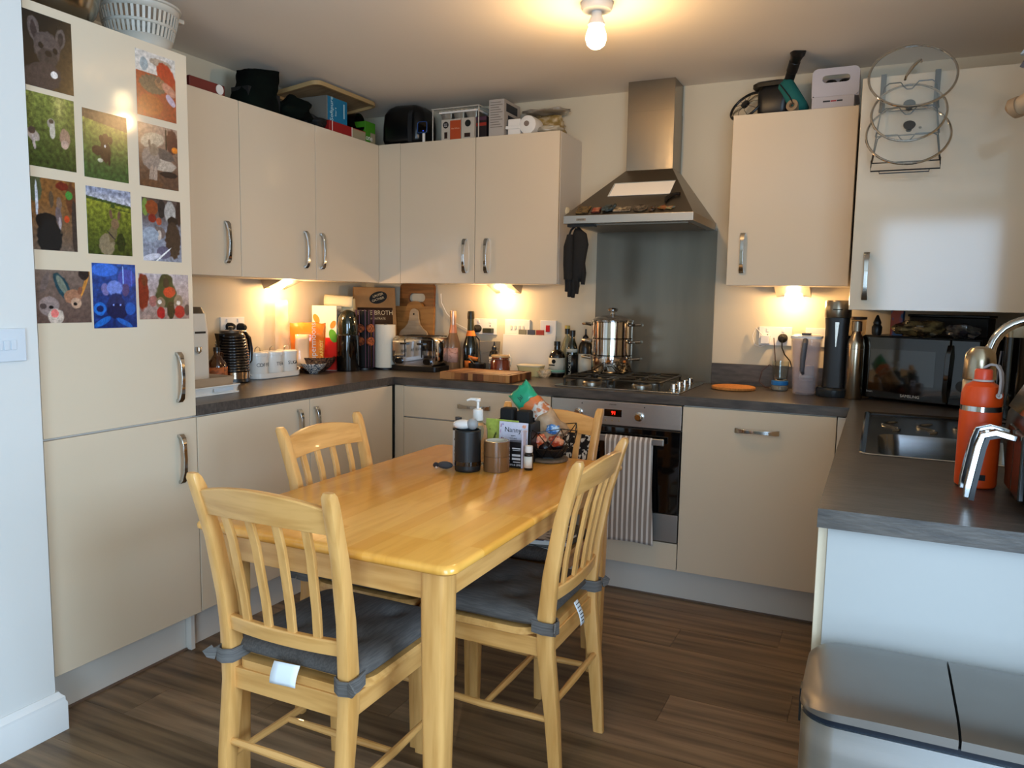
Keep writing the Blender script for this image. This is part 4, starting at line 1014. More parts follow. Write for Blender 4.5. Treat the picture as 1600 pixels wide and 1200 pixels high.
# white panel with coloured blocks standing behind
t = thing('baking_paper_box', 'plain white board leaning on the wall between the sockets', 'board', (1.090, -.040, Z), rot=(-4, 0, 0))
obj('board_panel', B().box(-.155, .155, -.012, .0, 0, .205), white_ma, t, bevel=.002)
for x, c, l in ((.0, '7d7a68', 'grey green'), (.052, '3f4656', 'dark blue'), (.104, 'a03a2c', 'red')):
    solo('card_tab', B().box(-.022, .022, -.008, 0, 0, .026), mat('tab_' + c, c, .5, col2=None), 'small %s card tab on top of the white board' % l, 'card', (1.050 + x, -.030, Z + .2065))
# butter tub
t = thing('butter_tub', 'pale yellow plastic butter tub with crumpled film beside the white board', 'tub', (1.170, -.185, Z))
obj('tub', B().loft([[(x, y, z) for x, y in rrect(-.062 - e, .062 + e, -.040 - e, .040 + e, .02, 5)] for e, z in ((-.006, 0), (.004, .050))]), mat('pale_yellow', 'd3c48c', .4), t)
obj('tub_lid', B().prism(rrect(-.069, .069, -.047, .047, .024, 5), .0502, .058), mat('cream_lid', 'dcd3b6', .35), t, bevel=.002)
solo('film_wrap', B().ball(.032, .026, .022, (0, 0, .022), 14, wob=.9, seed=4), MATS['clear_film'], 'crumpled clear film lying right of the butter tub', 'wrapper', (1.262, -.225, Z), sharp=20)
# oil bottles left of the hob
lbl = mat('beige_label', 'cfc7b4', .6)
t = bottle('oil_bottle', 'short dark bottle with white and mint label, leftmost of the oils', (1.293, -.130, Z), [(.040, 0), (.042, .004), (.042, .105), (.034, .125), (.016, .140), (.0145, .165)], mat('dark_brown_glass', '120b07', .06, coat=.6), (.0426, .020, .098, 0, 359), lbl, [(.0165, .160), (.0165, .182), (0, .183)], black_pl)
obj('label_stripe', lab_ring(.0432, .024, .036), mat('mint', '7fae98', .5), t, solid=.0003); obj('label_logo', B(TR(.0, -.0438, .080, rx=90)).cyl(.011, 0, .0008, 18), black_mt, t); obj('label_bar', B().box(-.026, .006, -.0445, -.0425, .058, .064), black_mt, t)
t = bottle('oil_bottle', 'tall clear bottle with yellow cap standing behind the dark oils', (1.315, -.045, Z), [(.028, 0), (.029, .004), (.029, .150), (.022, .180), (.012, .205), (.011, .225)], mat('pale_green_glass', 'b9b48a', .05, trans=.6, coat=.4), None, None, [(.0135, .246), (.0135, .262), (0, .263)], mat('yellow_cap', 'b8a04a', .4))
obj('neck_wrap', B().lathe([(.0135, .218), (.0138, .246)], 18), black_pl, t)
t = bottle('oil_bottle', 'slim olive green bottle with black label of white upright letters', (1.365, -.100, Z), [(.027, 0), (.028, .004), (.028, .145), (.022, .170), (.0135, .190), (.012, .215)], mat('olive_glass', '1c2010', .06, coat=.6), (.0285, .015, .115, 0, 359), black_pl, [(.015, .212), (.015, .240), (0, .241)], black_pl)
obj('neck_label', lab_ring(.0288, .128, .146), lbl, t, solid=.0003); txt('BLACK SEED', .020, lbl, t, (0, -.0294, .064), (90, -90, 0))
t = bottle('squeeze_bottle', 'dark squeeze bottle with pointed nozzle and beige label beside the steamer', (1.430, -.080, Z), [(.034, 0), (.036, .004), (.036, .150), (.030, .175), (.014, .190)], mat('dark_brown_plastic', '17120d', .35), (.0366, .012, .122, 0, 359), lbl, [(.015, .1905), (.015, .208), (.005, .220), (.004, .248), (0, .249)], black_pl)
t = bottle('spice_bottle', 'small bottle with pale label half hidden behind the steamer', (1.482, -.052, Z), [(.024, 0), (.025, .004), (.025, .150), (.016, .170), (.015, .180)], mat('brown_glass_b', '2b1c10', .08, coat=.5), (.0255, .02, .12, 0, 359), lbl, [(.017, .178), (.017, .198), (0, .199)], mat('green_cap', '3c4a2a', .4))
# steamer pot on the hob
t = thing('steamer_pan', 'three tier stainless steel steamer pan with glass lid on the rear left burner', 'pan', (1.617, -.218, ZT + .0475))
potm = mat('pan_steel', 'cfc9c2', .07, 1.)
for i in range(3):
    z = .0 + i * .082
    if i == 0: prof = [(.088, 0), (.096, .004), (.100, .012), (.100, .080), (.104, .083), (.104, .0845)]
    else: prof = [(.094, z + .003), (.100, z + .006), (.100, z + .080), (.104, z + .083), (.104, z + .0845)]
    tr = obj('pan_tier', B().lathe(prof, 44), potm, t)
    for s in (-1, 1):
        obj('side_handle', B().tube([(s * .098, -.030, z + .066), (s * .125, -.034, z + .070), (s * .143, -.020, z + .071), (s * .146, 0, z + .071), (s * .143, .020, z + .071), (s * .125, .034, z + .070), (s * .098, .030, z + .066)], [.006, .006, .0075, .008, .0075, .006, .006], 8), chrome, tr)
ld = obj('pan_lid', B().lathe([(.103, .2505), (.1035, .2545), (.100, .2555)], 44, capb=False, capt=False).lathe([(.100, .2550), (.080, .268), (.045, .277), (0, .280)], 44, 1, capb=False), [chrome, mat('lid_glass_dark', '8d887f', .04, trans=.6, coat=.5)], t)
obj('lid_knob', B().lathe([(.020, .2785), (.012, .283), (.010, .292), (.024, .300), (.026, .306), (.020, .313), (0, .315)], 24), chrome, t)

# ================================================================ RIGHT PART OF THE WORKTOP
solo('cork_trivet', B().lathe([(.094, 0), (.098, .003), (.098, .011), (.094, .014), (0, .014)], 44), mat('cork', 'c4813f', .85, col2='a86a30', scale=(120, 120, 120)), 'round cork trivet on the worktop right of the hob', 'trivet', (2.205, -.215, Z))
t = thing('pill_jar', 'low clear jar with bright blue lid under an upturned glass', 'jar', (2.398, -.135, Z))
obj('jar_glass', B().lathe([(.034, 0), (.037, .004), (.037, .020), (.034, .024)], 28), mat('grey_clear', 'b8b3a2', .08, trans=.6), t)
obj('jar_lid', B().lathe([(.0365, .0245), (.0375, .028), (.0375, .043), (.034, .045), (0, .045)], 28), mat('blue_lid', '2475b8', .4), t)
t = thing('drinking_glass', 'clear ribbed drinking glass standing on the blue lid', 'glass', (2.398, -.135, Z + .0455))
obj('glass_wall', B().lathe([(.026, 0), (.031, .004), (.038, .088), (.0365, .088), (.029, .008), (0, .006)], 30), glass, t)
t = thing('water_filter_jug', 'clear tall water filter jug with grey handle insert and white lid', 'jug', (2.512, -.225, Z))
jm = mat('jug_plastic', 'e0cfcf', .06, alpha=.26)
def jr(e, z, k=1): return [(x, y, z) for x, y in rrect(-.050 - e, .050 + e, -.062 * k - e, .062 * k + e, .035, 6)]
obj('jug_body', B().loft([jr(-.006, 0), jr(-.002, .006), jr(.012, .235), jr(.012, .245), jr(.009, .245), jr(-.005, .010)], caps=False).loft([jr(-.006, 0.0005), jr(-.006, .004)]), jm, t)
obj('reservoir', B().loft([jr(-.008, .085), jr(-.002, .130), jr(.006, .232)], caps=False), mat('jug_smoke', 'cbb0b0', .12, alpha=.34), t)
obj('filter_cartridge', B().lathe([(.028, .06), (.030, .065), (.030, .125), (.0, .13)], 22, c=(.006, 0)), white_pl, t)
obj('water', B().loft([jr(-.009, .006), jr(-.007, .075)]), mat('jug_water', '6b5c64', .03, alpha=.6), t)
obj('jug_lid', B().loft([jr(.014, .2455), jr(.014, .256), jr(.004, .262)]), white_pl, t)
obj('lid_flap', B().box(-.018, .020, -.070, -.03, .2625, .270), mat('dark_grey_plastic', '34363a', .4), t, bevel=.003)
obj('handle', B().tube([(.0, -.076, .240), (.0, -.098, .225), (-.004, -.104, .17), (-.006, -.094, .11), (-.004, -.070, .095)], [.011, .012, .012, .010, .007], 10), mat('grey_handle', '55565c', .35), t)
# soda maker
t = thing('soda_maker', 'tall matt black drinks carbonator with steel head', 'soda maker', (2.632, -.240, Z))
sm_ = mat('soft_black', '1c1a19', .45)
obj('foot', B().lathe([(.070, 0), (.072, .006), (.072, .030), (.066, .038), (0, .040)], 36), mat('dark_slate', '23282b', .3), t)
obj('column', B().loft([[(x, y, z) for x, y in rrect(-w_, w_, -.045, .055, .03, 6)] for z, w_ in ((.040, .048), (.12, .046), (.30, .047), (.338, .050))]), sm_, t)
obj('head', B().lathe([(.052, .3385), (.054, .342), (.055, .405), (.052, .412), (0, .413)], 36), mat('champagne_steel', '8d8474', .28, .9), t)
obj('head_line', B().box(-.018, .020, -.0565, -.052, .372, .3755), black_mt, t)
obj('front_blade', B().loft([[(-.007, -.047, .32), (.009, -.047, .32), (.009, -.044, .32), (-.007, -.044, .32)], [(-.0015, -.0465, .215), (.002, -.0465, .215), (.002, -.044, .215), (-.0015, -.044, .215)]]), mat('pale_steel', 'c9c3ba', .2, .8), t)
obj('water_bottle', B().lathe([(.028, .040), (.030, .05), (.030, .17), (.027, .215), (.018, .245), (.016, .262), (0, .262)], 28, c=(.055, .030)), mat('smoked_plastic', '1a1411', .1, coat=.4), t)
# steel bottle
t = bottle('steel_bottle', 'brushed steel drinking bottle standing left of the microwave', (2.712, -.305, Z), [(.033, 0), (.035, .003), (.035, .225), (.031, .250), (.018, .275), (.016, .285)], mat('bottle_steel', 'b9aa94', .22, 1.), None, None, [(.0195, .2855), (.0195, .325), (.017, .327), (0, .327)], mat('cap_steel', '8d8170', .35, .9), n=32)
obj('grip_line', B().tube([(.0354 * math.cos(a), .0354 * math.sin(a), .212) for a in [2 * PI * i / 28 for i in range(28)]], .0007, 5, closed=True), dark_steel, t)
# storage glass with wooden lid behind, resting on a small shelf riser
t = thing('storage_canister', 'tall glass canister with dark wooden lid behind the steel bottle', 'jar', (2.708, -.135, Z))
obj('jar_glass', B().lathe([(.034, 0), (.036, .003), (.036, .330)], 28), mat('canister_glass', 'd9c9ae', .05, trans=.8, ior=1.2), t)
obj('wooden_lid', B().lathe([(.034, .3305), (.038, .332), (.038, .343), (0, .344)], 28), mat('dark_lid_wood', '4c3320', .5), t)
solo('bottle_stopper_figure', B().lathe([(.016, 0), (.019, .01), (.020, .034), (.014, .044), (.016, .052), (.013, .060), (.004, .082), (0, .084)], 16), mat('figure_black', '14100e', .4), 'tiny dark pointed figurine standing on the microwave', 'figurine', (2.787, -.335, Z + .2715))
# microwave
t = thing('microwave', 'glossy black microwave oven standing across the corner', 'microwave', (2.937, -.375, Z), -24)
MW, MD, MH = .455, .30, .262
obj('case', B().box(-MW / 2, MW / 2, .022, MD, .008, MH + .008), black_pl, t, bevel=.004)
df = obj('microwave_door', B().box(-MW / 2, MW / 2 - .105, -.002, .0215, .012, MH + .004), black_gl, t, bevel=.004)
obj('window', B().box(-MW / 2 + .045, MW / 2 - .155, -.0026, -.0018, .075, .215), mat('microwave_window', '10120f', .03, coat=1.), df)
txt('SAMSUNG', .0165, mat('silver_ink', 'b9b9b6', .4), df, (-.015, -.0028, .030))
txt('Smart', .011, MATS['silver_ink'], df, (-.178, -.0028, .038))
obj('handle_bar', B().loft([[(MW / 2 - .118 + .012 * s_, -.002 - q, z), (MW / 2 - .098 + .012 * s_, -.002 - q, z), (MW / 2 - .098 + .012 * s_, .004, z), (MW / 2 - .118 + .012 * s_, .004, z)] for z, q, s_ in ((.02, .004, 0), (.06, .020, 0), (.2, .024, .4), (.245, .008, .5))]), black_gl, df, bevel=.003)
pn = obj('control_panel', B().box(MW / 2 - .102, MW / 2, -.002, .0215, .012, MH + .004), black_gl, t, bevel=.004)
obj('dial', B(TR(MW / 2 - .05, -.0022, .09, rx=90)).lathe([(.022, 0), (.021, .014), (0, .015)], 24), black_pl, pn)
for s in (-1, 1):
    for yy in (.05, .28): obj('foot', B().cyl(.012, 0, .0085, 12, c=(s * .19, yy)), rubber, t)
mt = Z + MH + .0095
# clutter on the microwave: packet, clear bags, glass, dark box standing in for shade
t = thing('snack_packet', 'small red and blue packet standing on the microwave', 'packet', (2.862, -.285, mt), -20)
obj('packet_body', B().box(-.024, .024, -.012, .012, 0, .105), mat('packet_print', '9c3a20', .4, col2='23486e', scale=(26, 26, 14), lo=.46, hi=.54), t, bevel=.002)
solo('bread_bag', B().ball(.085, .05, .034, (0, 0, .034), 20, wob=.55, seed=2), mat('bag_with_bread', '8c7448', .25, coat=.5, col2='3c3020', scale=(24, 24, 50), lo=.42, hi=.6), 'clear bag of bread lying on top of the microwave', 'bag', (2.945, -.335, mt), -20, sharp=30)
solo('food_bag', B().ball(.060, .04, .026, (0, 0, .026), 18, wob=.6, seed=8), mat('pale_bag', '6f665a', .25, coat=.5, col2='2a2830', scale=(30, 30, 40), lo=.4, hi=.6), 'grey see-through food bag right of the bread bag', 'bag', (3.085, -.385, mt), -20, sharp=30)
t = thing('shade_box', 'dark box added as shade at the back on top of the microwave', 'box', (3.055, -.235, mt), -24)
obj('box_body', B().box(-.15, .15, -.03, .05, 0, .078), mat('dark_box', '17130f', .5), t, bevel=.004)  # dark stand-in for the shaded wall below the corner cupboard
obj('box_lid', B().box(-.155, .155, -.034, .054, .0782, .088), black_pl, t, bevel=.003)
t = thing('tall_glass', 'clear tall glass on the worktop right of the microwave', 'glass', (3.245, -.43, Z))
obj('glass_wall', B().lathe([(.030, 0), (.032, .004), (.037, .30), (.0355, .30), (.030, .01), (0, .008)], 26), glass, t)
# ================================================================ RIGHT FRONT: flask, tumbler, air fryer
t = thing('insulated_flask', 'large orange insulated water bottle with grey carry strap', 'bottle', (3.009, -1.895, Z))
obj('flask_body', B().lathe([(.036, 0), (.040, .003), (.041, .008), (.041, .165), (.0405, .168)], 36), orange, t)
obj('steel_band', B().lathe([(.0405, .1682), (.0405, .179)], 36), chrome, t)
obj('flask_cap', B().lathe([(.0395, .1792), (.0405, .182), (.0400, .205), (.034, .222), (.022, .230), (.019, .232)], 36), orange, t)
obj('drink_spout', B().lathe([(.017, .2322), (.0175, .235), (.0175, .255), (.015, .259), (0, .260)], 24), mat('orange_cap', 'd8472a', .35), t)
obj('spout_collar', B().lathe([(.0205, .2322), (.0205, .236), (.018, .2365)], 24), mat('pale_grey_rubber', 'b7a9a2', .5), t)
obj('carry_strap', B().tube([(.000, -.004, .262), (.012, -.008, .270), (.024, -.012, .268), (.030, -.020, .255), (.031, -.030, .235), (.029, -.040, .215), (.026, -.0435, .202)], .0025, 4, ry=.0105, up=(-.3, -.95, 0)), mat('grey_silicone', '968c8a', .5), t, bevel=.001)
obj('strap_pin', B(TR(.026, -.046, .206, rx=90)).cyl(.006, 0, .003, 14), dark_steel, t)
obj('side_logo', B(TR(.0, -.0408, .02)).box(-.018, .014, -.001, 0, .0, .012), black_mt, t)
t = thing('steel_tumbler', 'domed brushed steel travel flask behind the orange bottle', 'flask', (3.020, -1.705, Z))
obj('flask_body', B().lathe([(.032, 0), (.034, .004), (.034, .215), (.032, .220)], 32), steelx, t)
obj('dome_cap', B().lathe([(.0345, .2205), (.0355, .224), (.0335, .265), (.031, .282), (.022, .295), (.010, .299), (0, .2995)], 32), mat('dome_steel', 'a89b86', .25, 1.), t)
# air fryer with two chrome handles, faces -x
t = thing('air_fryer', 'black twin drawer air fryer with sloping panel and chrome handles', 'air fryer', (3.195, -2.03, Z), 0)
AF = mat('fryer_black', '1d1916', .3, coat=.2)
b = B(); sec = [(-.100, 0), (-.125, .02), (-.135, .10), (-.130, .165), (-.065, .290), (-.050, .345), (-.03, .355), (.10, .355), (.12, .34), (.12, 0)]
b.loft([[(x, y, z) for x, z in sec] for y in (-.185, .185)])
obj('fryer_body', b, AF, t, bevel=.010, seg=3)
ps = obj('display_panel', B().add([(-.128, -.15, .176), (-.128, .15, .176), (-.0735, .15, .280), (-.0735, -.15, .280)], [(0, 3, 2, 1)]), mat('panel_gold', 'b9a47c', .12, .7), t, solid=.003)
ps.location = (-.004, 0, .004)
for yy in (-.050, .042):
    dw = obj('drawer', B().box(-.139, -.126, yy - .044, yy + .044, .020, .150), AF, t, bevel=.004)
    hp = [(-.142, yy, .138), (-.178, yy, .147), (-.200, yy, .140), (-.206, yy, .118), (-.218, yy, .035), (-.220, yy, .012)]
    obj('handle', B().tube(hp, [.006, .006, .006, .006, .006, .005], 4, ry=.013, up=(0, 1, 0)), chrome, dw, bevel=.002)
    obj('handle_grip', B().tube([(x + .0095, y, z - .004) for x, y, z in hp[1:]], .0045, 4, ry=.011, up=(0, 1, 0)), black_pl, dw)
obj('steel_top_trim', B().box(-.062, -.056, -.15, .15, .300, .335), mat('gold_trim', 'a48a5e', .2, 1.), t)
# dark kettle-like appliance behind, only a strip seen
t = thing('coffee_maker', 'black coffee maker behind the tap at the right edge', 'coffee maker', (3.262, -.600, Z))
obj('maker_body', B().loft([[(x, y, z) for x, y in rrect(-.066, .066, -.082, .082, .025, 5)] for z in (0, .29)]), black_gl, t)
obj('maker_head', B().loft([[(x, y, z) for x, y in rrect(-.068, .066, -.084, .084, .025, 5)] for z in (.2905, .335)]), mat('maker_steel', '8d7a60', .25, .9), t)
obj('beaded_cord', B().tube([(-.070, -.03, .24), (-.073, -.02, .18), (-.072, 0, .13), (-.069, .02, .10)], .003, 6), mat('grey_bead', '8a8890', .4), t)
# ---------------------------------------------------------------- pan lid rack on the corner cupboard door
t = thing('pan_lid_rack', 'black wire rack hooked over the corner cupboard door', 'rack', (2.842, -.7095, 1.785))
wm = mat('rack_wire', '3b3a3a', .35, .6)
W2 = .105
for s in (-1, 1):
    x = s * .085
    obj('hook_strap', B().tube([(x, .021, .300), (x, .021, .336), (x, -.003, .336), (x, -.0035, .21)], .0009, 4, ry=.009, up=(1, 0, 0)), mat('hook_grey', '4c4d4c', .5, .4), t)
    obj('side_wire', B().tube([(x, -.004, .24), (s * .095, -.012, .14), (s * .108, -.050, .02), (s * .108, -.072, .004)], .0022, 6), wm, t)
obj('bottom_wire', B().tube([(-.108, -.050, .03), (-.108, -.082, -.012), (.108, -.082, -.012), (.108, -.050, .03)], .0026, 6), wm, t)
obj('bottom_wire', B().tube([(-.080, -.082, -.014), (-.080, -.090, -.022), (.075, -.090, -.022), (.075, -.082, -.014)], .0020, 6), wm, t)
for i, (zb_, y0_) in enumerate(((.205, -.020), (.115, -.045), (.02, -.066))):
    # each tier: a wire loop that leans outwards with a dip in the middle for the lid knob
    w1 = .088 + .006 * i; z1 = zb_ + .085
    pth = [(-w1 - .006, y0_ + .012, zb_), (-w1 + .008, y0_ - .030, z1 - .01), (-w1 + .022, y0_ - .034, z1), (-.030, y0_ - .034, z1), (-.022, y0_ - .034, z1 - .012), (-.010, y0_ - .034, z1 - .024), (.006, y0_ - .034, z1 - .024), (.018, y0_ - .034, z1 - .010), (.026, y0_ - .034, z1), (w1 - .022, y0_ - .034, z1), (w1 - .008, y0_ - .030, z1 - .01), (w1 + .006, y0_ + .012, zb_)]
    obj('tier_wire', B().tube(pth, .0022, 6), wm, t)
    obj('cross_wire', B().tube([(-w1 - .006, y0_ + .012, zb_), (w1 + .006, y0_ + .012, zb_)], .0022, 6), wm, t)
def pan_lid(label, loc, r, tilt, knob=1):
    t = thing('saucepan_cover', label, 'pan lid', loc, 0, 'glass pan lids in the rack', rot=tilt)
    dome = [(r - .002, .001), (r * .75, .010), (r * .4, .017), (.012, .020)]
    obj('glass_disc', B().lathe(dome + [(.012, .017), (r * .4, .014), (r * .75, .007), (r - .002, -.001)], 48, capb=False, capt=False), mat('lid_clear', 'dfe9e4', .03, alpha=.09), t)
    obj('lid_rim', B().tube([(r * math.cos(a), r * math.sin(a), 0) for a in [2 * PI * i / 60 for i in range(60)]], .0042, 8, closed=True), chrome, t)
    if knob == 1:
        hp = [(-.045, 0, .020), (-.040, 0, .034), (-.010, 0, .044), (.010, 0, .044), (.040, 0, .034), (.045, 0, .020)]
        obj('lid_handle', B().tube([(x * math.cos(1.0) , x * math.sin(1.0), z) for x, y, z in hp], [.004, .004, .0055, .0055, .004, .004], 8), chrome, t)
    else:
        obj('lid_knob', B().lathe([(.010, .020), (.007, .026), (.006, .034), (.018, .040), (.019, .044), (.0, .047)], 20), mat('grey_knob', '3f403f', .4), t)
        obj('vent_rivet', B().lathe([(.005, .016), (.005, .0185), (0, .019)], 12, c=(.035, .01)), chrome, t)
    return t
# normals of the lids point out from the door and up
pan_lid('largest glass pan lid, topmost in the rack', (2.846, -.800, 2.086), .136, (60, 0, 3), 1)
pan_lid('middle glass pan lid in the rack, smallest of the three', (2.842, -.808, 1.962), .116, (64, 0, 0), 2)
pan_lid('lowest glass pan lid at the front of the rack', (2.844, -.828, 1.886), .130, (58, 0, 3), 2)
# blind pole end near the right edge
t = thing('curtain_pole', 'pale wooden curtain pole end at the right edge before the cupboard', 'pole', (3.118, -1.075, 1.893), 0)
obj('pole', B().tube([(.012, .0, .002), (.06, -.05, .030), (.202, -.20, .110)], [.026, .026, .026], 20), mat('pale_pole', 'b99f80', .5), t)
obj('finial', B().tube([(-.010, .016, -.006), (-.002, .010, 0), (.014, -.003, .003)], [.018, .030, .031], 20), mat('pole_cap', 'a58a6c', .5), t)
t = thing('curtain_clip', 'white and blue clip with dark tongue hanging at the upper right edge', 'clip', (3.150, -1.04, 2.055), -20)
obj('clip_head', B().loft([[(-.022, -.01, .0), (.06, -.01, .01), (.06, .01, .01), (-.022, .01, .0)], [(-.010, -.006, .020), (.06, -.006, .024), (.06, .006, .024), (-.010, .006, .020)]]), mat('pale_blue_plastic', 'b9c6d0', .35), t)
obj('clip_tongue', B().loft([[(-.004, -.003, -.002), (.010, -.003, -.002), (.010, .003, -.002), (-.004, .003, -.002)], [(-.022, -.005, -.034), (-.010, -.005, -.040), (-.010, .004, -.040), (-.022, .004, -.034)]]), mat('grey_tongue', '5e5a5e', .5), t)
obj('clip_rod', B().tube([(.03, 0, .012), (.20, .06, .03)], .005, 8), white_pl, t)

# ---------------------------------------------------------------- gloves on the hood, hook on the cabinet, towels
t = thing('oven_gloves', 'pair of black heat resistant gloves hanging from the left corner of the hood', 'gloves', (1.505, -.455, 1.640))
gm = mat('glove_black', '0c0b0b', .85, bump=.5, scale=(160, 160, 160))
obj('hanging_loop', B().tube([(0, 0, .008), (-.022, -.004, -.012), (-.036, -.004, -.045), (-.030, 0, -.075)], .005, 8).tube([(0, 0, .008), (.02, 0, -.01)], .005, 8), gm, t)
b = B()
rings = []
for z, cx, wx, wy in ((-.005, .006, .012, .008), (-.03, .018, .034, .014), (-.08, .018, .045, .018), (-.15, .006, .045, .020), (-.22, .0, .042, .020), (-.25, -.004, .038, .018)):
    rings.append([(cx + wx * math.cos(a), wy * math.sin(a), z) for a in [2 * PI * i / 18 for i in range(18)]])
b.loft(rings); obj('glove_hand', b, gm, t, sharp=80)
b = B(); rings = []
for z, cx, wx, wy in ((-.035, -.020, .014, .012), (-.09, -.026, .024, .016), (-.17, -.026, .024, .016), (-.24, -.024, .022, .014)):
    rings.append([(cx + wx * math.cos(a), -.024 + wy * math.sin(a), z) for a in [2 * PI * i / 16 for i in range(16)]])
b.loft(rings); obj('second_glove', b, gm, t, sharp=80)
for i, (x, y, l, w_) in enumerate(((-.036, -.012, .060, .010), (-.020, -.016, .085, .011), (-.003, -.012, .088, .0115), (.014, -.006, .070, .010))):
    obj('finger', B().tube([(x, y, -.235), (x + .002, y, -.235 - l * .5), (x - .002, y + .003, -.235 - l)], [w_, w_, w_ * .75], 10), gm, t)
obj('thumb', B().tube([(.034, .0, -.15), (.042, 0, -.21), (.040, 0, -.262)], [.012, .013, .009], 10), gm, t)
t = thing('wall_hook', 'small round cream knob stuck beside the hood on the cabinet side', 'hook', (1.3555, -.20, 1.742), 0)
obj('hook_disc', B(TR(ry=90)).lathe([(.022, 0), (.022, .008), (.015, .013), (.010, .016), (0, .016)], 24), mat('cream_knob', 'd3c7a8', .4), t)
obj('hook_button', B(TR(.0165, 0, 0, ry=90)).lathe([(.008, 0), (.008, .010), (0, .012)], 14), mat('grey_button', '8a8170', .4), t)
HY = -.598 - .056; HZ = .710
def towel(name, label, xc, wd, zlo, m, waves, rz=0, loc=None, back=.22, seed=0):
    t = thing(name, label, 'towel', (xc, HY, 0))
    def f(u, v):
        x = (u - .5) * wd * (1 - .04 * math.sin(v * 2.5))
        L1 = HZ - zlo; tot = L1 + back + .03; d = v * tot
        fold = .0075 * math.sin(u * waves * 2 * PI + seed + .6 * v) * min(1, d / .12)
        if d < L1: z = zlo + d; y = -.016 - .006 * (1 - d / L1)
        elif d < L1 + .03: a = (d - L1) / .03 * PI; z = HZ + .016 * math.sin(a); y = -.013 * math.cos(a)
        else: z = HZ - (d - L1 - .03); y = .012
        k = 1 - min(1, d / L1)
        y2 = y - .8 * abs(fold) * (k + .15) if y < 0 else y + .0
        return (x + (.020 * k if name == 'tea_towel' else 0), y2, z + .006 * math.sin(u * 3 + seed) * k)
    obj('cloth', B().grid(f, 56, 50), m, t, sharp=80, solid=.003)
    return t, f
stripe = bpy.data.materials.new('towel_stripe'); stripe.use_nodes = True; nt = stripe.node_tree
tc = nt.nodes.new('ShaderNodeTexCoord'); wv = nt.nodes.new('ShaderNodeTexWave'); wv.bands_direction = 'X'; wv.inputs['Scale'].default_value = 14; wv.inputs['Distortion'].default_value = .3
nt.links.new(tc.outputs['Object'], wv.inputs[0]); cr_ = nt.nodes.new('ShaderNodeValToRGB'); cr_.color_ramp.elements[0].color = (*hexc('85766a'), 1); cr_.color_ramp.elements[1].color = (*hexc('cfc5bb'), 1)
cr_.color_ramp.elements[0].position = .45; cr_.color_ramp.elements[1].position = .8
nt.links.new(wv.outputs['Fac'], cr_.inputs[0]); nt.links.new(cr_.outputs[0], nt.nodes['Principled BSDF'].inputs[0]); nt.nodes['Principled BSDF'].inputs['Roughness'].default_value = .95
nt.nodes['Principled BSDF'].inputs['Sheen Weight'].default_value = .3
towel('tea_towel', 'grey and white striped towel hanging over the oven handle', 1.848, .215, .262, stripe, 4.5)
towel('patterned_towel', 'black tea towel with white animal print on the oven handle', 1.615, .15, .40, mat('animal_print', '151214', .9, col2='cfcac2', scale=(70, 30, 55), detail=1, lo=.55, hi=.57), 1.5, seed=2)

# ================================================================ ON THE TABLE
TT = TZ + .0008
t = thing('storage_tin', 'black ribbed cylinder pot holding small grey gadgets', 'pot', (1.600, -1.652, TT))
prf = [(.040, 0), (.0425, .003)] + [(.0425 + (.0007 if k % 2 else 0), .006 + k * .003) for k in range(42)] + [(.0425, .135), (.040, .136), (.0385, .136), (.0385, .10), (0, .10)]
obj('pot_body', B().lathe(prf, 44), mat('pot_black', '0d1113', .42), t, sharp=80)
obj('pot_band', B().lathe([(.0438, .020), (.0438, .034)], 44, capb=False, capt=False), black_gl, t)
gg = mat('gadget_grey', '8d8f8f', .4)
solo('computer_mouse', B().ball(.032, .020, .016, (0, 0, .016), 18), mat('gadget_white', 'cfcbc6', .35), 'small white gadget lying on top of the black pot, left', 'gadget', (1.585, -1.662, TT + .1365), 20)
solo('camera_ball', B().ball(.019, .019, .019, (0, 0, .019), 18), gg, 'round grey gadget lying on top of the black pot, right', 'gadget', (1.618, -1.655, TT + .1365))
solo('earphone_case', B().ball(.014, .012, .011, (0, 0, .011), 14), black_gl, 'small black round piece between the two gadgets on the pot', 'gadget', (1.600, -1.634, TT + .1365))
t = thing('tape_rolls', 'two stacked rolls of brown packing tape', 'tape', (1.683, -1.605, TT))
tp = mat('brown_tape', '6e4e30', .22, coat=.4)
for k in range(2):
    rl = obj('tape_roll', B().lathe([(.038, k * .0505), (.0435, k * .0505), (.0435, k * .0505 + .0495), (.038, k * .0505 + .0495)], 44, capb=False, capt=False).lathe([(.038, k * .0505 + .0495), (.038, k * .0505)], 44, capb=False, capt=False), tp, t)
    obj('card_core', B().lathe([(.0355, k * .0505 + .0495), (.0379, k * .0505 + .0495), (.0379, k * .0505), (.0355, k * .0505), (.0355, k * .0505 + .0495)], 40, capb=False, capt=False), mat('core_card', 'c9bda8', .7), rl)
t = thing('spray_bottle', 'slim white spray bottle with black cap left of the black pot', 'bottle', (1.535, -1.600, TT))
obj('bottle_body', B().lathe([(.018, 0), (.019, .003), (.019, .118), (.017, .121)], 24), mat('bottle_grey', 'b5b3ac', .4), t)
obj('bottle_collar', B().lathe([(.0195, .1215), (.0195, .128), (.012, .1285), (.012, .142)], 20), black_pl, t)
obj('bottle_cap', B().lathe([(.0105, .1425), (.0115, .165), (.0, .167)], 18), mat('cap_grey', '3c3a3a', .4), t)
txt('NATURAL', .012, mat('ink_black', '1b1a1a', .6), t, (0, -.0194, .045), (90, -90, 0)); obj('label_dot', B(TR(0, -.0186, .092, rx=90)).cyl(.005, 0, .0012, 16), black_mt, t)
t = thing('pump_bottle', 'clear hand soap bottle with white pump', 'bottle', (1.585, -1.555, TT))
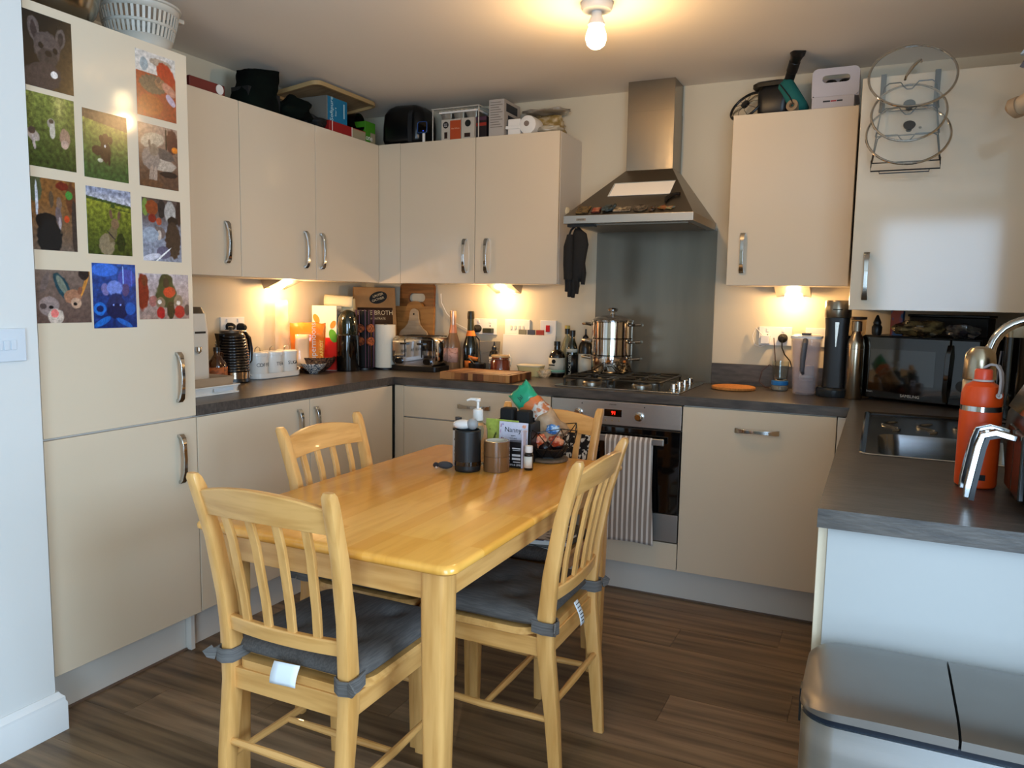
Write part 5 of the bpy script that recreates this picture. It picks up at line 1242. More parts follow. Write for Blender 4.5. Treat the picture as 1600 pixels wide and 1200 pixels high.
obj('bottle_body', B().lathe([(.030, 0), (.034, .004), (.034, .120), (.028, .138), (.016, .146), (.0155, .152)], 28), mat('soap_clear', 'd9cfa8', .05, trans=.8, ior=1.33), t)
obj('pump_collar', B().lathe([(.0175, .1525), (.0185, .156), (.0175, .188), (.010, .192)], 24), white_pl, t)
obj('pump_head', B().lathe([(.005, .192), (.005, .215), (.009, .217), (.009, .226), (0, .227)], 16).tube([(.0, 0, .222), (-.025, -.006, .223), (-.038, -.008, .218)], [.006, .0045, .0035], 8), white_pl, t)
# picture stand holding cards, dark box, white bottle
t = thing('organiser_box', 'black desk organiser behind the greeting cards', 'organiser', (1.668, -1.470, TT), 2)
obj('organiser_shell', B().box(-.078, .078, -.008, .0, .0, .115).box(-.078, -.070, 0, .09, 0, .14).box(.066, .078, 0, .09, 0, .14).box(-.070, .066, .082, .09, 0, .15).box(-.070, .066, .0, .082, 0, .006), mat('organiser_black', '131313', .45), t, bevel=.002)
obj('phone_block', B().box(-.052, .000, .02, .065, .0065, .185).box(.012, .062, .015, .06, .0065, .180), black_mt, t, bevel=.008)
t = thing('greeting_card', 'yellow green greeting card leaning behind the white card', 'card', (1.640, -1.487, TT + .002), rot=(-4, 0, 0))
picture('card_front', .125, .142, 40, 44, painter(lambda u, v: mix((.72, .74, .36), (.62, .68, .30), v), [(.2, .25, .07, .16, 20, (.2, .18, .12)), (.26, .5, .03, .2, -20, (.25, .3, .15)), (.4, .42, .12, .03, 30, (.3, .32, .16)), (.2, .12, .05, .07, 0, (.5, .25, .15))], 1.1, 3, .03), TR(rx=90), .0012, t, loc=(0, 0, .076))
t = thing('greeting_card', 'white greeting card with the handwritten word Nanny and flowers', 'card', (1.690, -1.498, TT + .0), rot=(-3, 0, 0))
picture('card_front', .108, .070, 54, 36, painter(lambda u, v: (.83, .81, .86), [(.06, .8, .02, .10, 0, (.7, .5, .6)), (.13, .86, .03, .04, 30, (.6, .55, .75)), (.05, .5, .015, .12, 0, (.75, .6, .7)), (.10, .12, .035, .10, 0, (.6, .2, .3)), (.16, .16, .02, .05, 0, (.45, .5, .35)), (.87, .83, .07, .09, 0, (.9, .62, .5)), (.92, .6, .05, .06, 0, (.95, .75, .5)), (.90, .42, .04, .05, 0, (.9, .7, .3)), (.86, .15, .02, .1, 20, (.55, .6, .5)), (.93, .12, .02, .1, -20, (.4, .45, .4))], .66, 5, .01), TR(rx=90), .0012, t, loc=(0, 0, .110))
obj('card_back', B().box(-.054, .054, .0004, .0012, 0, .080), paper, t)
txt('Nanny', .024, mat('ink_black', '1b1a1a', .6), t, (-.002, -.0016, .118)); txt('HAPPY', .006, MATS['ink_black'], t, (0, -.0016, .098)); txt("MOTHER'S", .006, MATS['ink_black'], t, (0, -.0016, .0895)); txt('DAY', .006, MATS['ink_black'], t, (0, -.0016, .081))
t = thing('gift_box', 'black carton with white printed lines behind the tape rolls', 'box', (1.712, -1.530, TT), 4)
obj('carton', B().box(-.050, .030, -.016, .016, 0, .088), mat('carton_black', '0f0f10', .35), t, bevel=.001)
obj('page_edge', B().box(.0305, .0365, -.015, .016, 0, .125), mat('lilac_card', 'bdb6c2', .6), t)
for z, w_, h_ in ((.066, .03, .004), (.060, .028, .002), (.043, .030, .007), (.031, .030, .007), (.020, .026, .003)):
    obj('print_line', B().box(.028 - w_, .028, -.0166, -.0160, z - h_ / 2, z + h_ / 2), mat('pale_print', 'c3c0c0', .5), t)
txt('GIN & LIME', .009, MATS['pale_print'], t, (.008, -.0165, .010))
t = bottle('pill_bottle', 'small dark bottle with white cap and label right of the black carton', (1.772, -1.545, TT), [(.0145, 0), (.0155, .002), (.0155, .052), (.011, .058)], mat('pill_dark', '1a1516', .15, coat=.4), (.0158, .008, .046, -170, -20), MATS['white_label'], [(.0125, .0585), (.0135, .062), (.013, .080), (0, .082)], white_pl)
# toy mouse
t = thing('toy_mouse', 'small dark grey felt mouse lying left of the black pot', 'toy', (1.520, -1.672, TT), 10)
obj('mouse_body', B().ball(.027, .014, .0125, (.006, 0, .0125), 18), mat('felt_grey', '3d3b3d', .95), t)
obj('mouse_head', B().ball(.010, .010, .009, (-.026, -.002, .011), 14), mat('felt_dark', '242224', .95), t)
for y in (-.008, .004): obj('mouse_ear', B().ball(.0045, .0035, .004, (-.021, y - .004, .005), 10), mat('pink_ear', 'c4a58c', .8), t)
# wire fruit basket on a wood disc with bread in bag
t = thing('wood_slice', 'thin round wooden coaster under the wire basket', 'coaster', (1.768, -1.365, TT))
obj('disc', B().lathe([(.066, 0), (.070, .003), (.070, .010), (.066, .012), (0, .012)], 36), mat('grey_wood', '7a6550', .6, col2='5c4b3a', scale=(8, 60, 8)), t)
t = thing('wire_basket', 'black geometric wire fruit basket with wrapped snacks', 'basket', (1.768, -1.365, TT + .0125))
bw = mat('basket_black', '0d0d0d', .4)
n = 8; lo_ = [(.050 * math.cos(2 * PI * i / n), .050 * math.sin(2 * PI * i / n), .003) for i in range(n)]
mid = [(.090 * math.cos(2 * PI * (i + .5) / n), .090 * math.sin(2 * PI * (i + .5) / n), .060 if i % 2 else .050) for i in range(n)]
hi_ = [(.105 * math.cos(2 * PI * i / n), .105 * math.sin(2 * PI * i / n), .115 if i % 2 else .100) for i in range(n)]
for i in range(n):
    j = (i + 1) % n
    for a, b_ in ((lo_[i], lo_[j]), (lo_[i], mid[i]), (lo_[j], mid[i]), (mid[i], hi_[i]), (mid[i], hi_[j]), (hi_[i], hi_[j])):
        obj('basket_wire', B().tube([a, b_], .0017, 5), bw, t)
obj('basket_liner', B().lathe([(.045, .004), (.070, .035), (.068, .036), (.043, .006), (0, .006)], 24), mat('liner_black', '121010', .6), t)
for i, (x, y, z, r, c, c2, l) in enumerate(((-.022, -.03, .060, .030, 'c8502c', 'e8a07a', 'shiny orange wrapped snack in the wire basket'), (.035, -.02, .062, .026, 'b4452a', 'e09a70', 'second orange red snack wrapper in the basket, to the right'), (.022, -.015, .100, .026, '2c6fb4', 'b9d2e6', 'blue and silver wrapper on top in the basket'), (-.03, .03, .058, .032, '2a1512', '4a2a20', 'dark plum in the back of the basket'))):
    o = solo('wrapped_snack', B().ball(r, r * .8, r * .75, (0, 0, 0), 14, wob=.5, seed=i * 3), mat('wrap%d' % i, c, .2, coat=.6, col2=c2, scale=(60, 60, 60), lo=.45, hi=.6), l, 'snack', (1.768 + x, -1.365 + y, TT + .0125 + z), sharp=25)
for i, (x, y) in enumerate(((0, -.035), (.03, .02), (-.04, -.005))):
    solo('dark_plum', B().ball(.024, .024, .022, (0, 0, .022), 16), mat('plum', '1d0f10', .3), ('dark round fruit at the front of the basket bottom', 'dark round fruit at the right of the basket bottom', 'dark round fruit at the left of the basket bottom')[i], 'fruit', (1.768 + x * .9, -1.365 + y * .9, TT + .0125 + .0075 + .008))
t = thing('bread_bag', 'part used bread bag with green and orange print leaning out of the basket', 'bag', (1.800, -1.352, TT + .075), rot=(0, -44, 0))
def bagf(u, v):
    L_ = .235; z = v * L_; a = 2 * PI * u
    rx = .052 * (1 - .15 * v) * (1 if v < .8 else 1 + .15 * (v - .8)); ry = .040 * (1 - .35 * v)
    if v > .85: ry *= .35 + .65 * (1 - v) / .15
    n = mn.noise(Vector((math.cos(a) * 2.2, math.sin(a) * 2.2, v * 6)))
    return (rx * math.cos(a) * (1 + .12 * n), ry * math.sin(a) * (1 + .18 * n), z + .01 * n)
for nm, v0, v1, m in (('clear_end', 0, .42, mat('bread_crust', 'b79a7a', .35, coat=.4, col2='8d6a4a', scale=(20, 20, 20))), ('printed_film', .42, .60, mat('film_print', 'b8693c', .3, coat=.4, col2='c9c0b4', scale=(50, 50, 50), lo=.45, hi=.55)), ('orange_band', .60, .72, mat('band_orange', 'd0703a', .3, coat=.4)), ('green_end', .72, 1.0, mat('band_green', '1b9a72', .3, coat=.4, bump=.4, scale=(40, 40, 40)))):
    obj(nm, B().grid(lambda u, v: bagf(u, v0 + (v1 - v0) * v), 26, 8), m, t, sharp=60, solid=.0006)
txt('Jal', .022, mat('ink_green', '0c3d30', .6), t, (.0, -.034, .195), (90, 0, 0))
# ================================================================ DOG PHOTOS ON THE FRIDGE
GR = (.42, .50, .16); GD = (.20, .32, .10); WOODF = (.42, .30, .22)
def grass(a, b_): return lambda u, v: mix(a, b_, v)
photos = [
 # y0, y1, z0, z1 , painter, label
 (-2.433, -2.288, 1.875, 2.078, painter(lambda u, v: mix((.10, .08, .06), (.34, .26, .16), max(0, u * 1.1 - v * .6)), [
    (.22, .78, .11, .17, 12, (.34, .30, .29)), (.22, .76, .06, .12, 12, (.20, .16, .16)), (.76, .74, .10, .14, -14, (.34, .30, .28)), (.76, .73, .055, .10, -14, (.2, .17, .16)), (.48, .56, .27, .22, 0, (.30, .26, .25)), (.48, .43, .20, .13, 0, (.22, .19, .18)), (.35, .58, .05, .04, 0, (.06, .05, .05)), (.64, .55, .05, .04, 0, (.06, .05, .05)), (.50, .49, .07, .04, 0, (.08, .07, .07)), (.35, .15, .40, .20, 10, (.24, .20, .19)), (.60, .22, .07, .05, 0, (.85, .82, .8))], 1.33, 1), 'portrait photo of a dark dog with upright ears, top left on the fridge'),
 (-2.434, -2.290, 1.656, 1.860, painter(lambda u, v: mix(mix((.16, .22, .08), (.42, .45, .20), v), (.66, .62, .36), max(0, 1 - abs(u - .68) * 5) * max(0, v * 2 - .9)), [
    (.12, .42, .13, .08, -20, (.62, .56, .52)), (.10, .48, .07, .05, 0, (.25, .2, .18)), (.13, .33, .03, .10, 10, (.68, .62, .6)), (.50, .62, .08, .07, 0, (.60, .56, .52)), (.52, .52, .06, .11, 0, (.72, .68, .62)), (.50, .65, .05, .03, 0, (.3, .25, .2)), (.78, .45, .11, .13, 0, (.58, .46, .38)), (.77, .36, .08, .06, 0, (.70, .58, .52))], 1.33, 2, .14), 'photo of three small dogs sitting on sunny grass'),
 (-2.434, -2.297, 1.423, 1.626, painter(lambda u, v: mix((.38, .32, .28), (.46, .30, .15), v * 1.4), [
    (.12, .85, .13, .2, 0, (.28, .30, .20)), (.13, .70, .03, .25, 0, (.75, .76, .8)), (.9, .75, .12, .22, 0, (.35, .20, .12)), (.85, .8, .08, .06, 0, (.25, .5, .2)), (.7, .92, .14, .06, 0, (.4, .12, .08)), (.45, .72, .05, .12, 0, (.30, .24, .18)), (.62, .66, .06, .10, 0, (.45, .36, .30)), (.6, .48, .07, .14, 10, (.40, .34, .34)), (.62, .38, .03, .10, 0, (.62, .56, .56)), (.78, .46, .06, .05, 0, (.7, .25, .12)), (.95, .35, .06, .4, 0, (.22, .18, .16)), (.33, .40, .22, .12, 0, (.06, .06, .07)), (.38, .18, .27, .26, 0, (.08, .09, .10)), (.17, .40, .07, .09, 20, (.05, .05, .06))], 1.4, 3, .08), 'photo of a black dog seen from behind facing other dogs indoors'),
 (-2.432, -2.261, 1.213, 1.367, painter(lambda u, v: mix((.36, .28, .25), (.44, .37, .33), v), [
    (.9, .75, .03, .3, -20, (.75, .50, .22)), (.88, .95, .10, .12, 0, (.15, .12, .12)), (.48, .68, .11, .28, 25, (.12, .24, .28)), (.47, .72, .06, .2, 25, (.42, .45, .40)), (.66, .50, .16, .14, 0, (.60, .42, .32)), (.72, .38, .10, .10, 0, (.72, .58, .48)), (.80, .62, .04, .08, -10, (.5, .32, .24)), (.70, .36, .04, .03, 0, (.12, .1, .1)), (.16, .75, .06, .2, -20, (.40, .34, .32)), (.22, .32, .18, .18, 0, (.55, .48, .46)), (.34, .12, .14, .15, 0, (.75, .68, .62)), (.32, .18, .07, .08, 0, (.85, .45, .42)), (.12, .32, .06, .05, 0, (.3, .25, .24)), (.26, .30, .04, .03, 0, (.12, .1, .1))], .9, 4, .06), 'landscape photo of two dogs on a wooden floor, bottom left on the fridge'),
 (-2.265, -2.113, 1.649, 1.850, painter(lambda u, v: (.30, .24, .18) if v > .87 - .1 * u else mix((.20, .30, .14), (.55, .54, .24), (v - .2) * 1.2), [
    (.48, .42, .12, .16, 0, (.20, .14, .10)), (.50, .62, .08, .07, 0, (.24, .16, .12)), (.40, .60, .05, .06, 20, (.16, .1, .08)), (.60, .60, .05, .06, -20, (.16, .1, .08)), (.30, .42, .12, .07, 0, (.18, .12, .10)), (.56, .32, .03, .10, 0, (.16, .1, .08)), (.36, .28, .06, .03, 0, (.7, .68, .6)), (.48, .50, .015, .02, 0, (.9, .9, .9))], 1.33, 5, .13), 'photo of a brown dog sitting in a sunlit field'),
 (-2.263, -2.109, 1.421, 1.623, painter(lambda u, v: mix((.66, .66, .70), (.50, .52, .60), (v - .8) * 5 + .24 * math.sin(v * 40 + u * 3)) if v > .86 - .09 * u else ((.22, .28, .12) if v > .82 - .09 * u else mix((.20, .24, .08), (.50, .51, .16), v * 1.15)), [
    (.58, .74, .05, .03, 0, (.2, .26, .1)), (.75, .70, .25, .008, -6, (.2, .24, .1)), (.42, .15, .17, .17, 0, (.50, .44, .34)), (.56, .33, .09, .14, -25, (.40, .35, .24)), (.62, .48, .09, .08, 0, (.46, .36, .26)), (.53, .62, .035, .07, 12, (.38, .28, .22)), (.71, .61, .035, .07, -14, (.38, .28, .22)), (.52, .30, .12, .012, -35, (.15, .12, .16)), (.74, .2, .1, .14, 0, (.14, .18, .06))], 1.33, 6, .13), 'photo of a pointed eared dog from behind looking over green fields'),
 (-2.254, -2.101, 1.194, 1.394, painter(lambda u, v: mix((.06, .15, .38), (.14, .28, .56), v + .5 * mn.noise(Vector((u * 9, v * 9, 0)))), [
    (.28, .90, .30, .10, 0, (.20, .40, .78)), (.78, .78, .20, .14, 0, (.25, .28, .60)), (.7, .82, .015, .15, 0, (.55, .7, .95)), (.9, .80, .015, .15, 0, (.3, .4, .8)), (.28, .60, .08, .10, 25, (.42, .40, .60)), (.75, .60, .09, .10, -20, (.30, .25, .42)), (.50, .62, .18, .12, 0, (.42, .50, .78)), (.52, .38, .20, .16, 0, (.12, .16, .34)), (.55, .26, .24, .12, 0, (.07, .10, .26)), (.15, .30, .14, .10, 0, (.12, .40, .75)), (.15, .30, .08, .05, 0, (.05, .12, .32)), (.85, .30, .12, .10, 0, (.10, .32, .66)), (.2, .1, .2, .05, 20, (.10, .38, .72)), (.7, .08, .2, .04, -20, (.12, .36, .7)), (.46, .36, .02, .015, 0, (.5, .6, .9)), (.62, .36, .02, .015, 0, (.5, .6, .9))], 1.33, 7, .10), 'blue tinted photo of a dog on a patterned duvet, lowest in the middle'),
 (-2.073, -1.920, 1.872, 2.075, painter(lambda u, v: mix((.52, .20, .10), (.58, .24, .13), v) if v < .68 else (.76, .73, .70), [
    (.62, .88, .28, .06, 0, (.62, .55, .48)), (.2, .80, .10, .10, 0, (.55, .60, .62)), (.75, .72, .24, .16, -20, (.62, .16, .06)), (.42, .52, .34, .14, 0, (.36, .30, .24)), (.60, .56, .14, .08, -10, (.50, .36, .26)), (.82, .50, .18, .08, -20, (.68, .46, .38)), (.86, .34, .14, .06, -30, (.66, .60, .68)), (.56, .62, .06, .05, 20, (.4, .3, .24)), (.35, .2, .3, .16, 0, (.56, .26, .10))], 1.33, 8, .07), 'photo of a dog asleep on a red orange sofa, top right'),
 (-2.073, -1.919, 1.650, 1.850, painter(lambda u, v: mix((.34, .24, .18), (.60, .50, .44), (v - .2) * 1.2), [
    (.85, .78, .15, .2, 0, (.30, .16, .14)), (.70, .80, .02, .2, 0, (.12, .1, .1)), (.92, .66, .08, .05, 0, (.8, .45, .12)), (.35, .75, .3, .12, 10, (.66, .60, .52)), (.60, .38, .34, .10, 0, (.66, .60, .54)), (.65, .55, .25, .09, -8, (.34, .30, .28)), (.30, .46, .22, .18, 0, (.52, .46, .42)), (.38, .60, .12, .10, 0, (.48, .42, .36)), (.28, .68, .03, .08, 10, (.4, .34, .3)), (.30, .20, .05, .16, -10, (.58, .50, .44)), (.40, .18, .05, .16, -6, (.62, .54, .48)), (.75, .24, .22, .05, 0, (.14, .1, .1)), (.30, .06, .3, .06, 0, (.36, .24, .16))], 1.33, 9, .07), 'photo of a long legged grey dog lying on a pale pet bed'),
 (-2.068, -1.915, 1.411, 1.614, painter(lambda u, v: mix((.50, .52, .58), (.30, .24, .22), (v - .45) * 3), [
    (.08, .85, .08, .14, 0, (.42, .50, .22)), (.25, .85, .16, .12, 0, (.50, .24, .12)), (.5, .85, .1, .15, 0, (.16, .14, .14)), (.72, .80, .15, .18, 0, (.62, .60, .58)), (.95, .8, .08, .2, 0, (.20, .14, .12)), (.25, .68, .10, .07, 0, (.46, .14, .10)), (.42, .64, .07, .06, 0, (.62, .28, .18)), (.78, .66, .13, .08, 0, (.14, .10, .09)), (.78, .35, .20, .30, 0, (.24, .18, .14)), (.42, .46, .16, .10, 0, (.42, .36, .34)), (.42, .42, .06, .08, 0, (.72, .66, .62)), (.36, .48, .02, .02, 0, (.1, .1, .1)), (.2, .42, .2, .12, 0, (.56, .60, .66)), (.52, .14, .18, .10, 0, (.34, .33, .42)), (.2, .06, .24, .05, 10, (.75, .75, .8)), (.5, .1, .25, .015, 30, (.9, .9, .9))], 1.33, 10, .09), 'photo of a dark brindle dog and a spotted dog on a sofa'),
 (-2.091, -1.890, 1.219, 1.369, painter(lambda u, v: mix((.56, .46, .42), (.66, .62, .64), v), [
    (.54, .80, .14, .22, 0, (.16, .20, .10)), (.54, .55, .20, .30, 0, (.20, .24, .12)), (.08, .60, .11, .40, 0, (.46, .14, .08)), (.12, .85, .06, .12, 0, (.40, .18, .10)), (.27, .40, .08, .12, 0, (.58, .36, .34)), (.60, .60, .12, .12, 0, (.72, .22, .10)), (.54, .80, .06, .10, 0, (.12, .1, .08)), (.42, .36, .09, .13, 0, (.46, .38, .30)), (.42, .14, .08, .13, 0, (.62, .08, .10)), (.78, .40, .09, .14, 0, (.50, .42, .34)), (.80, .16, .11, .14, 0, (.62, .08, .10)), (.62, .20, .08, .2, 0, (.18, .16, .08)), (.96, .2, .06, .12, 0, (.25, .2, .2)), (.40, .38, .04, .05, 0, (.8, .76, .72)), (.78, .36, .04, .05, 0, (.8, .76, .72))], .75, 11, .08), 'Christmas photo of dogs in red outfits, bottom right on the fridge'),
]
for y0_, y1_, z0_, z1_, fn, l in photos:
    wd, ht = y1_ - y0_, z1_ - z0_
    t = picture('photo_print', wd, ht, int(wd * 520), int(ht * 520), fn, None, .0006, None, (.6193, (y0_ + y1_) / 2, (z0_ + z1_) / 2), SIDE)
    tag(t, l, 'photo', 'dog photos on the fridge')
# light switch on the near left wall
t = thing('light_switch', 'white triple light switch plate on the wall left of the fridge', 'switch', (.6504, -2.565, 1.157), 90)
obj('face_plate', B().box(-.074, .074, -.009, 0, -.045, .045), mat('switch_white', 'ccd2d8', .4), t, bevel=.002)
for i in range(3): obj('rocker', B().box(.005 + i * .019 - .012, .005 + i * .019 + .003, -.012, -.009, -.013, .013), MATS['switch_white'], t, bevel=.001)

# ================================================================ ON TOP OF THE CABINETS
FT = 2.1085
t = solo('mixing_bowl', B().lathe([(.06, 0), (.10, .02), (.135, .07), (.150, .125), (.156, .128), (.156, .132), (.147, .130), (.13, .07), (.10, .026), (0, .006)], 44), mat('bowl_steel', 'a89c88', .18, 1.), 'large stainless steel mixing bowl on top of the fridge housing', 'bowl', (.40, -2.205, FT))
t = thing('salad_spinner', 'white plastic colander basket on top of the fridge housing', 'colander', (.44, -1.905, UT + .0015))
wp_ = mat('milky_plastic', 'cdc5b6', .35, alpha=.75)
obj('basket_shell', B().lathe([(.085, 0), (.09, .004), (.104, .05)], 44, capt=False), wp_, t, solid=.0022)
obj('basket_band', B().lathe([(.113, .082), (.116, .092)], 44, capb=False, capt=False), wp_, t, solid=.0022)
for k in range(44):
    a = 2 * PI * k / 44
    for r0, z0_, r1, z1_ in ((.104, .049, .113, .083), (.116, .091, .124, .128)):
        obj('basket_slat', B(TR(rz=math.degrees(a))).add([(r0 - .001, -.0045, z0_), (r0 - .001, .0045, z0_), (r1 - .001, .0045, z1_), (r1 - .001, -.0045, z1_), (r0 + .001, -.0045, z0_), (r0 + .001, .0045, z0_), (r1 + .001, .0045, z1_), (r1 + .001, -.0045, z1_)], [(0, 3, 2, 1), (4, 5, 6, 7), (0, 1, 5, 4), (2, 3, 7, 6), (1, 2, 6, 5), (3, 0, 4, 7)]), wp_, t)
obj('basket_rim', B().lathe([(.124, .128), (.127, .150), (.134, .152), (.134, .157), (.124, .156)], 44, capb=False, capt=False), wp_, t, solid=.002)
obj('rim_tab', B().box(.02, .05, .120, .150, .140, .156, 0), wp_, t, bevel=.004)
CT = UT + .0008
t = thing('camera_strap', 'small black item on the cabinet top right beside the fridge housing', 'gadget', (.20, -1.60, CT))
obj('pad', B().ball(.05, .045, .07, (0, 0, .068), 16, wob=.3, seed=2), black_mt, t)
t = thing('biscuit_tin', 'flat dark red tin with round white seal on the left cabinets', 'tin', (.205, -1.435, CT), 90)
obj('tin_body', B().box(-.10, .085, -.06, .06, 0, .052), mat('tin_red', '6b2822', .4), t, bevel=.004)
obj('round_seal', B(TR(.055, -.0605, .030, rx=90)).cyl(.020, 0, .002, 20), white_pl, t)
# crumpled black shapes
def fab(name, label, cat, loc, r, seed, m, wob=.5, T=None, n=26, z0=0):
    b = B(T).ball(*r, (0, 0, r[2] * 1.0), n, wob=wob, seed=seed)
    return solo(name, b, m, label, cat, loc, sharp=80)
bb_m = mat('black_nylon', '050605', .95, col2='0a120d', scale=(8, 8, 8), spec=.1)
t = thing('cool_bag', 'black fabric bag with flaring open top on the left cabinets', 'bag', (.185, -1.095, CT))
def cb(u, v):
    a = 2 * PI * u; w_ = .055 + .03 * (1 - v) ** 2; d_ = .115 - .035 * v + .05 * max(0, v - .6)
    n = .010 * mn.noise(Vector((math.cos(a) * 3, math.sin(a) * 3, v * 4)))
    sy = math.copysign(abs(math.sin(a)) ** .6, math.sin(a)); sx__ = math.copysign(abs(math.cos(a)) ** .6, math.cos(a))
    return (w_ * sx__ + n, d_ * sy + n + .03 * v * v, .195 * v + (.018 * sy * v))
obj('bag_shell', B().grid(cb, 34, 16), bb_m, t, sharp=70, solid=.003)
obj('bag_lining', B().box(-.05, .05, -.09, .11, .0, .10), black_mt, t)
fab('folded_bag', 'crumpled black bag lying between the cool bag and the wooden tray', 'bag', (.20, -.885, CT), (.09, .11, .058), 5, bb_m, .55)
fab('rolled_umbrella', 'low crumpled black fabric in front of the wooden tray', 'fabric', (.235, -.765, CT), (.06, .07, .028), 8, black_mt, .5)
# wooden tray propped on edge
t = thing('wooden_tray', 'pale wooden tray tipped up on the boxes under the ceiling', 'tray', (.165, -.56, 2.308), rot=(0, -7, 0))
b = B(); q = rrect(-.14, .14, -.25, .24, .04, 5)
obj('tray_base', b.prism(q, 0, .006), mat('pale_ply', '9d8462', .6, col2='8a7050', scale=(8, 40, 8)), t)
obj('tray_edge', B().tube([(x, y, -.004) for x, y in q], .005, 4, ry=.010, closed=True, up=(0, 0, 1)), mat('tray_edge_wood', 'a88a5c', .6), t)
def carton(name, label, loc, size, m, rz=0, cat='box', group=None):
    t = thing(name, label, cat, loc, rz, group)
    obj('carton', B().box(-size[0] / 2, size[0] / 2, -size[1] / 2, size[1] / 2, 0, size[2]), m, t, bevel=.0015)
    return t
t = carton('games_box', 'red and beige flat box under the blue boxed book', (.175, -.545, CT), (.22, .30, .052), mat('box_red', '8e1d1a', .4))
obj('beige_panel', B().box(.1102, .1108, .035, .148, .004, .048), mat('box_beige', '8f8468', .5), t); obj('white_line', B().box(.1102, .111, -.128, -.124, 0, .052).box(.1102, .111, .030, .034, 0, .052), white_ma, t)
t = carton('appliance_box', 'blue and grey boxed kitchen item standing on the red box', (.175, -.620, CT + .0525), (.20, .16, .118), mat('box_greige', '6f6a60', .6))
bl = obj('blue_face', B().box(.1002, .1012, -.075, .079, .002, .116), mat('box_blue', '14688c', .4), t)
txt('Softpure', .034, mat('pale_text', 'a9c6cc', .5), bl, (.1018, -.045, .060), (90, -90, 90)); txt('filter 4', .016, MATS['pale_text'], bl, (.1018, -.012, .050), (90, -90, 90)); obj('small_print', B().box(.1012, .1016, .05, .058, .03, .10), MATS['pale_text'], bl)
t = thing('saucepan', 'dark round pan lying on its side beside the blue box', 'pan', (.215, -.420, CT + .0535 + .044), rz=0)
obj('pan_side', B(TR(ry=90)).lathe([(.040, -.05), (.046, -.045), (.046, .05), (.043, .05), (.043, -.03), (0, -.03)], 28), mat('pan_dark', '15120f', .25, .5), t)
t = carton('cereal_carton', 'green cardboard box with the word one on the cabinet corner', (.222, -.335, CT), (.10, .09, .115), mat('box_green', '3f7d1c', .4), rz=0)
obj('white_flash', B().box(.0502, .0508, .0, .043, .005, .06), MATS['box_beige'], t); txt('one', .040, white_ma, t, (.0512, -.012, .030), SIDE)
t = thing('plastic_tub', 'hazy clear plastic tub behind the green box in the corner', 'tub', (.10, -.24, CT))
obj('tub', B().loft([[(x, y, z) for x, y in rrect(-.07 - e, .07 + e, -.055 - e, .055 + e, .02, 4)] for e, z in ((-.01, 0), (.004, .15))]), mat('hazy_dark', '8a8270', .25, trans=.5), t)
# backpack / air fryer like black bag in the corner
t = thing('black_backpack', 'bulky black rucksack filling the corner on top of the cabinets', 'bag', (.432, -.180, CT))
b = B()
rings = []
for z, k in ((0, .93), (.03, 1.0), (.10, 1.0), (.16, .95), (.19, .82), (.207, .60), (.213, .3)):
    q = [(x * k + .004 * mn.noise(Vector((x * 30, y * 30, z * 20))), y * k + .005 * mn.noise(Vector((x * 30, y * 30, z * 20 + 5))), z + (.006 * mn.noise(Vector((x * 16, y * 16, 2))) if z > 0 else 0)) for x, y in rrect(-.140, .118, -.098, .10, .05, 7)]
    rings.append(q)
b.loft(rings)
obj('bag_body', b, mat('glossy_nylon', '08090a', .3, bump=.5, scale=(18, 18, 18)), t, sharp=80)
obj('bag_strap', B().tube([(.055, -.098, .01), (.060, -.112, .08), (.060, -.105, .15), (.050, -.06, .195)], .004, 4, ry=.012, up=(1, 0, 0)), mat('strap_black', '1a1c1e', .5), t)
t = thing('led_gadget', 'small black gadget with glowing blue outline beside the rucksack', 'gadget', (.570, -.285, CT), 0)
obj('gadget_plate', B().box(-.030, .030, -.006, .006, .045, .105), black_gl, t, bevel=.006)
obj('blue_outline', B(TR(0, -.0075, 0)).tube([(x, 0, z) for x, z in rrect(-.028, .028, .047, .103, .010, 4)], .0014, 6, closed=True), mat('blue_edge', '1d4f96', .3), t)
obj('blue_led', B().ball(.002, c=(.006, -.008, .056), n=8), mat('led_blue', '4060ff', emit='3050ff', es=4.), t)
obj('white_stem', B().box(-.001, .012, -.004, .004, .0, .045), white_pl, t, bevel=.001)
# wire shelf with contents
t = thing('wire_shelf', 'white wire shelf riser holding foil trays on the back cabinets', 'shelf', (.762, -.175, CT))
ww = mat('white_wire', 'b2aca0', .4)
for x in (-.135, .135):
    for y in (-.105, .095): obj('shelf_leg', B().tube([(x, y, 0), (x, y, .158)], .003, 6), ww, t)
obj('shelf_frame', B().tube([(-.14, -.11, .16), (.14, -.11, .16), (.14, .10, .16), (-.14, .10, .16)], .003, 6, closed=True), ww, t)
for k in range(11): obj('shelf_wire', B().tube([(-.125 + k * .025, -.11, .160), (-.125 + k * .025, .10, .160)], .0016, 5), ww, t)
foil = mat('foil', '9d968a', .3, .8, bump=.5, scale=(60, 60, 60))
t = thing('foil_trays', 'stack of silver foil trays with white lid hung under the wire shelf', 'trays', (.772, -.215, CT + .1075), 0)
for k in range(3): obj('foil_tray', B().loft([[(x, y, z) for x, y in rrect(-.108 + k * .074 + e, -.040 + k * .074 - e, -.05 + e, .05 - e, .008, 2)] for e, z in ((.006, 0), (0, .030))]), foil, t)
obj('tray_lid', B().box(-.115, .115, -.055, .055, .0305, .040), white_pl, t, bevel=.002)
t = thing('coffee_box', 'white coffee capsule box with orange panel, left of the pair', 'box', (.722, -.235, CT))
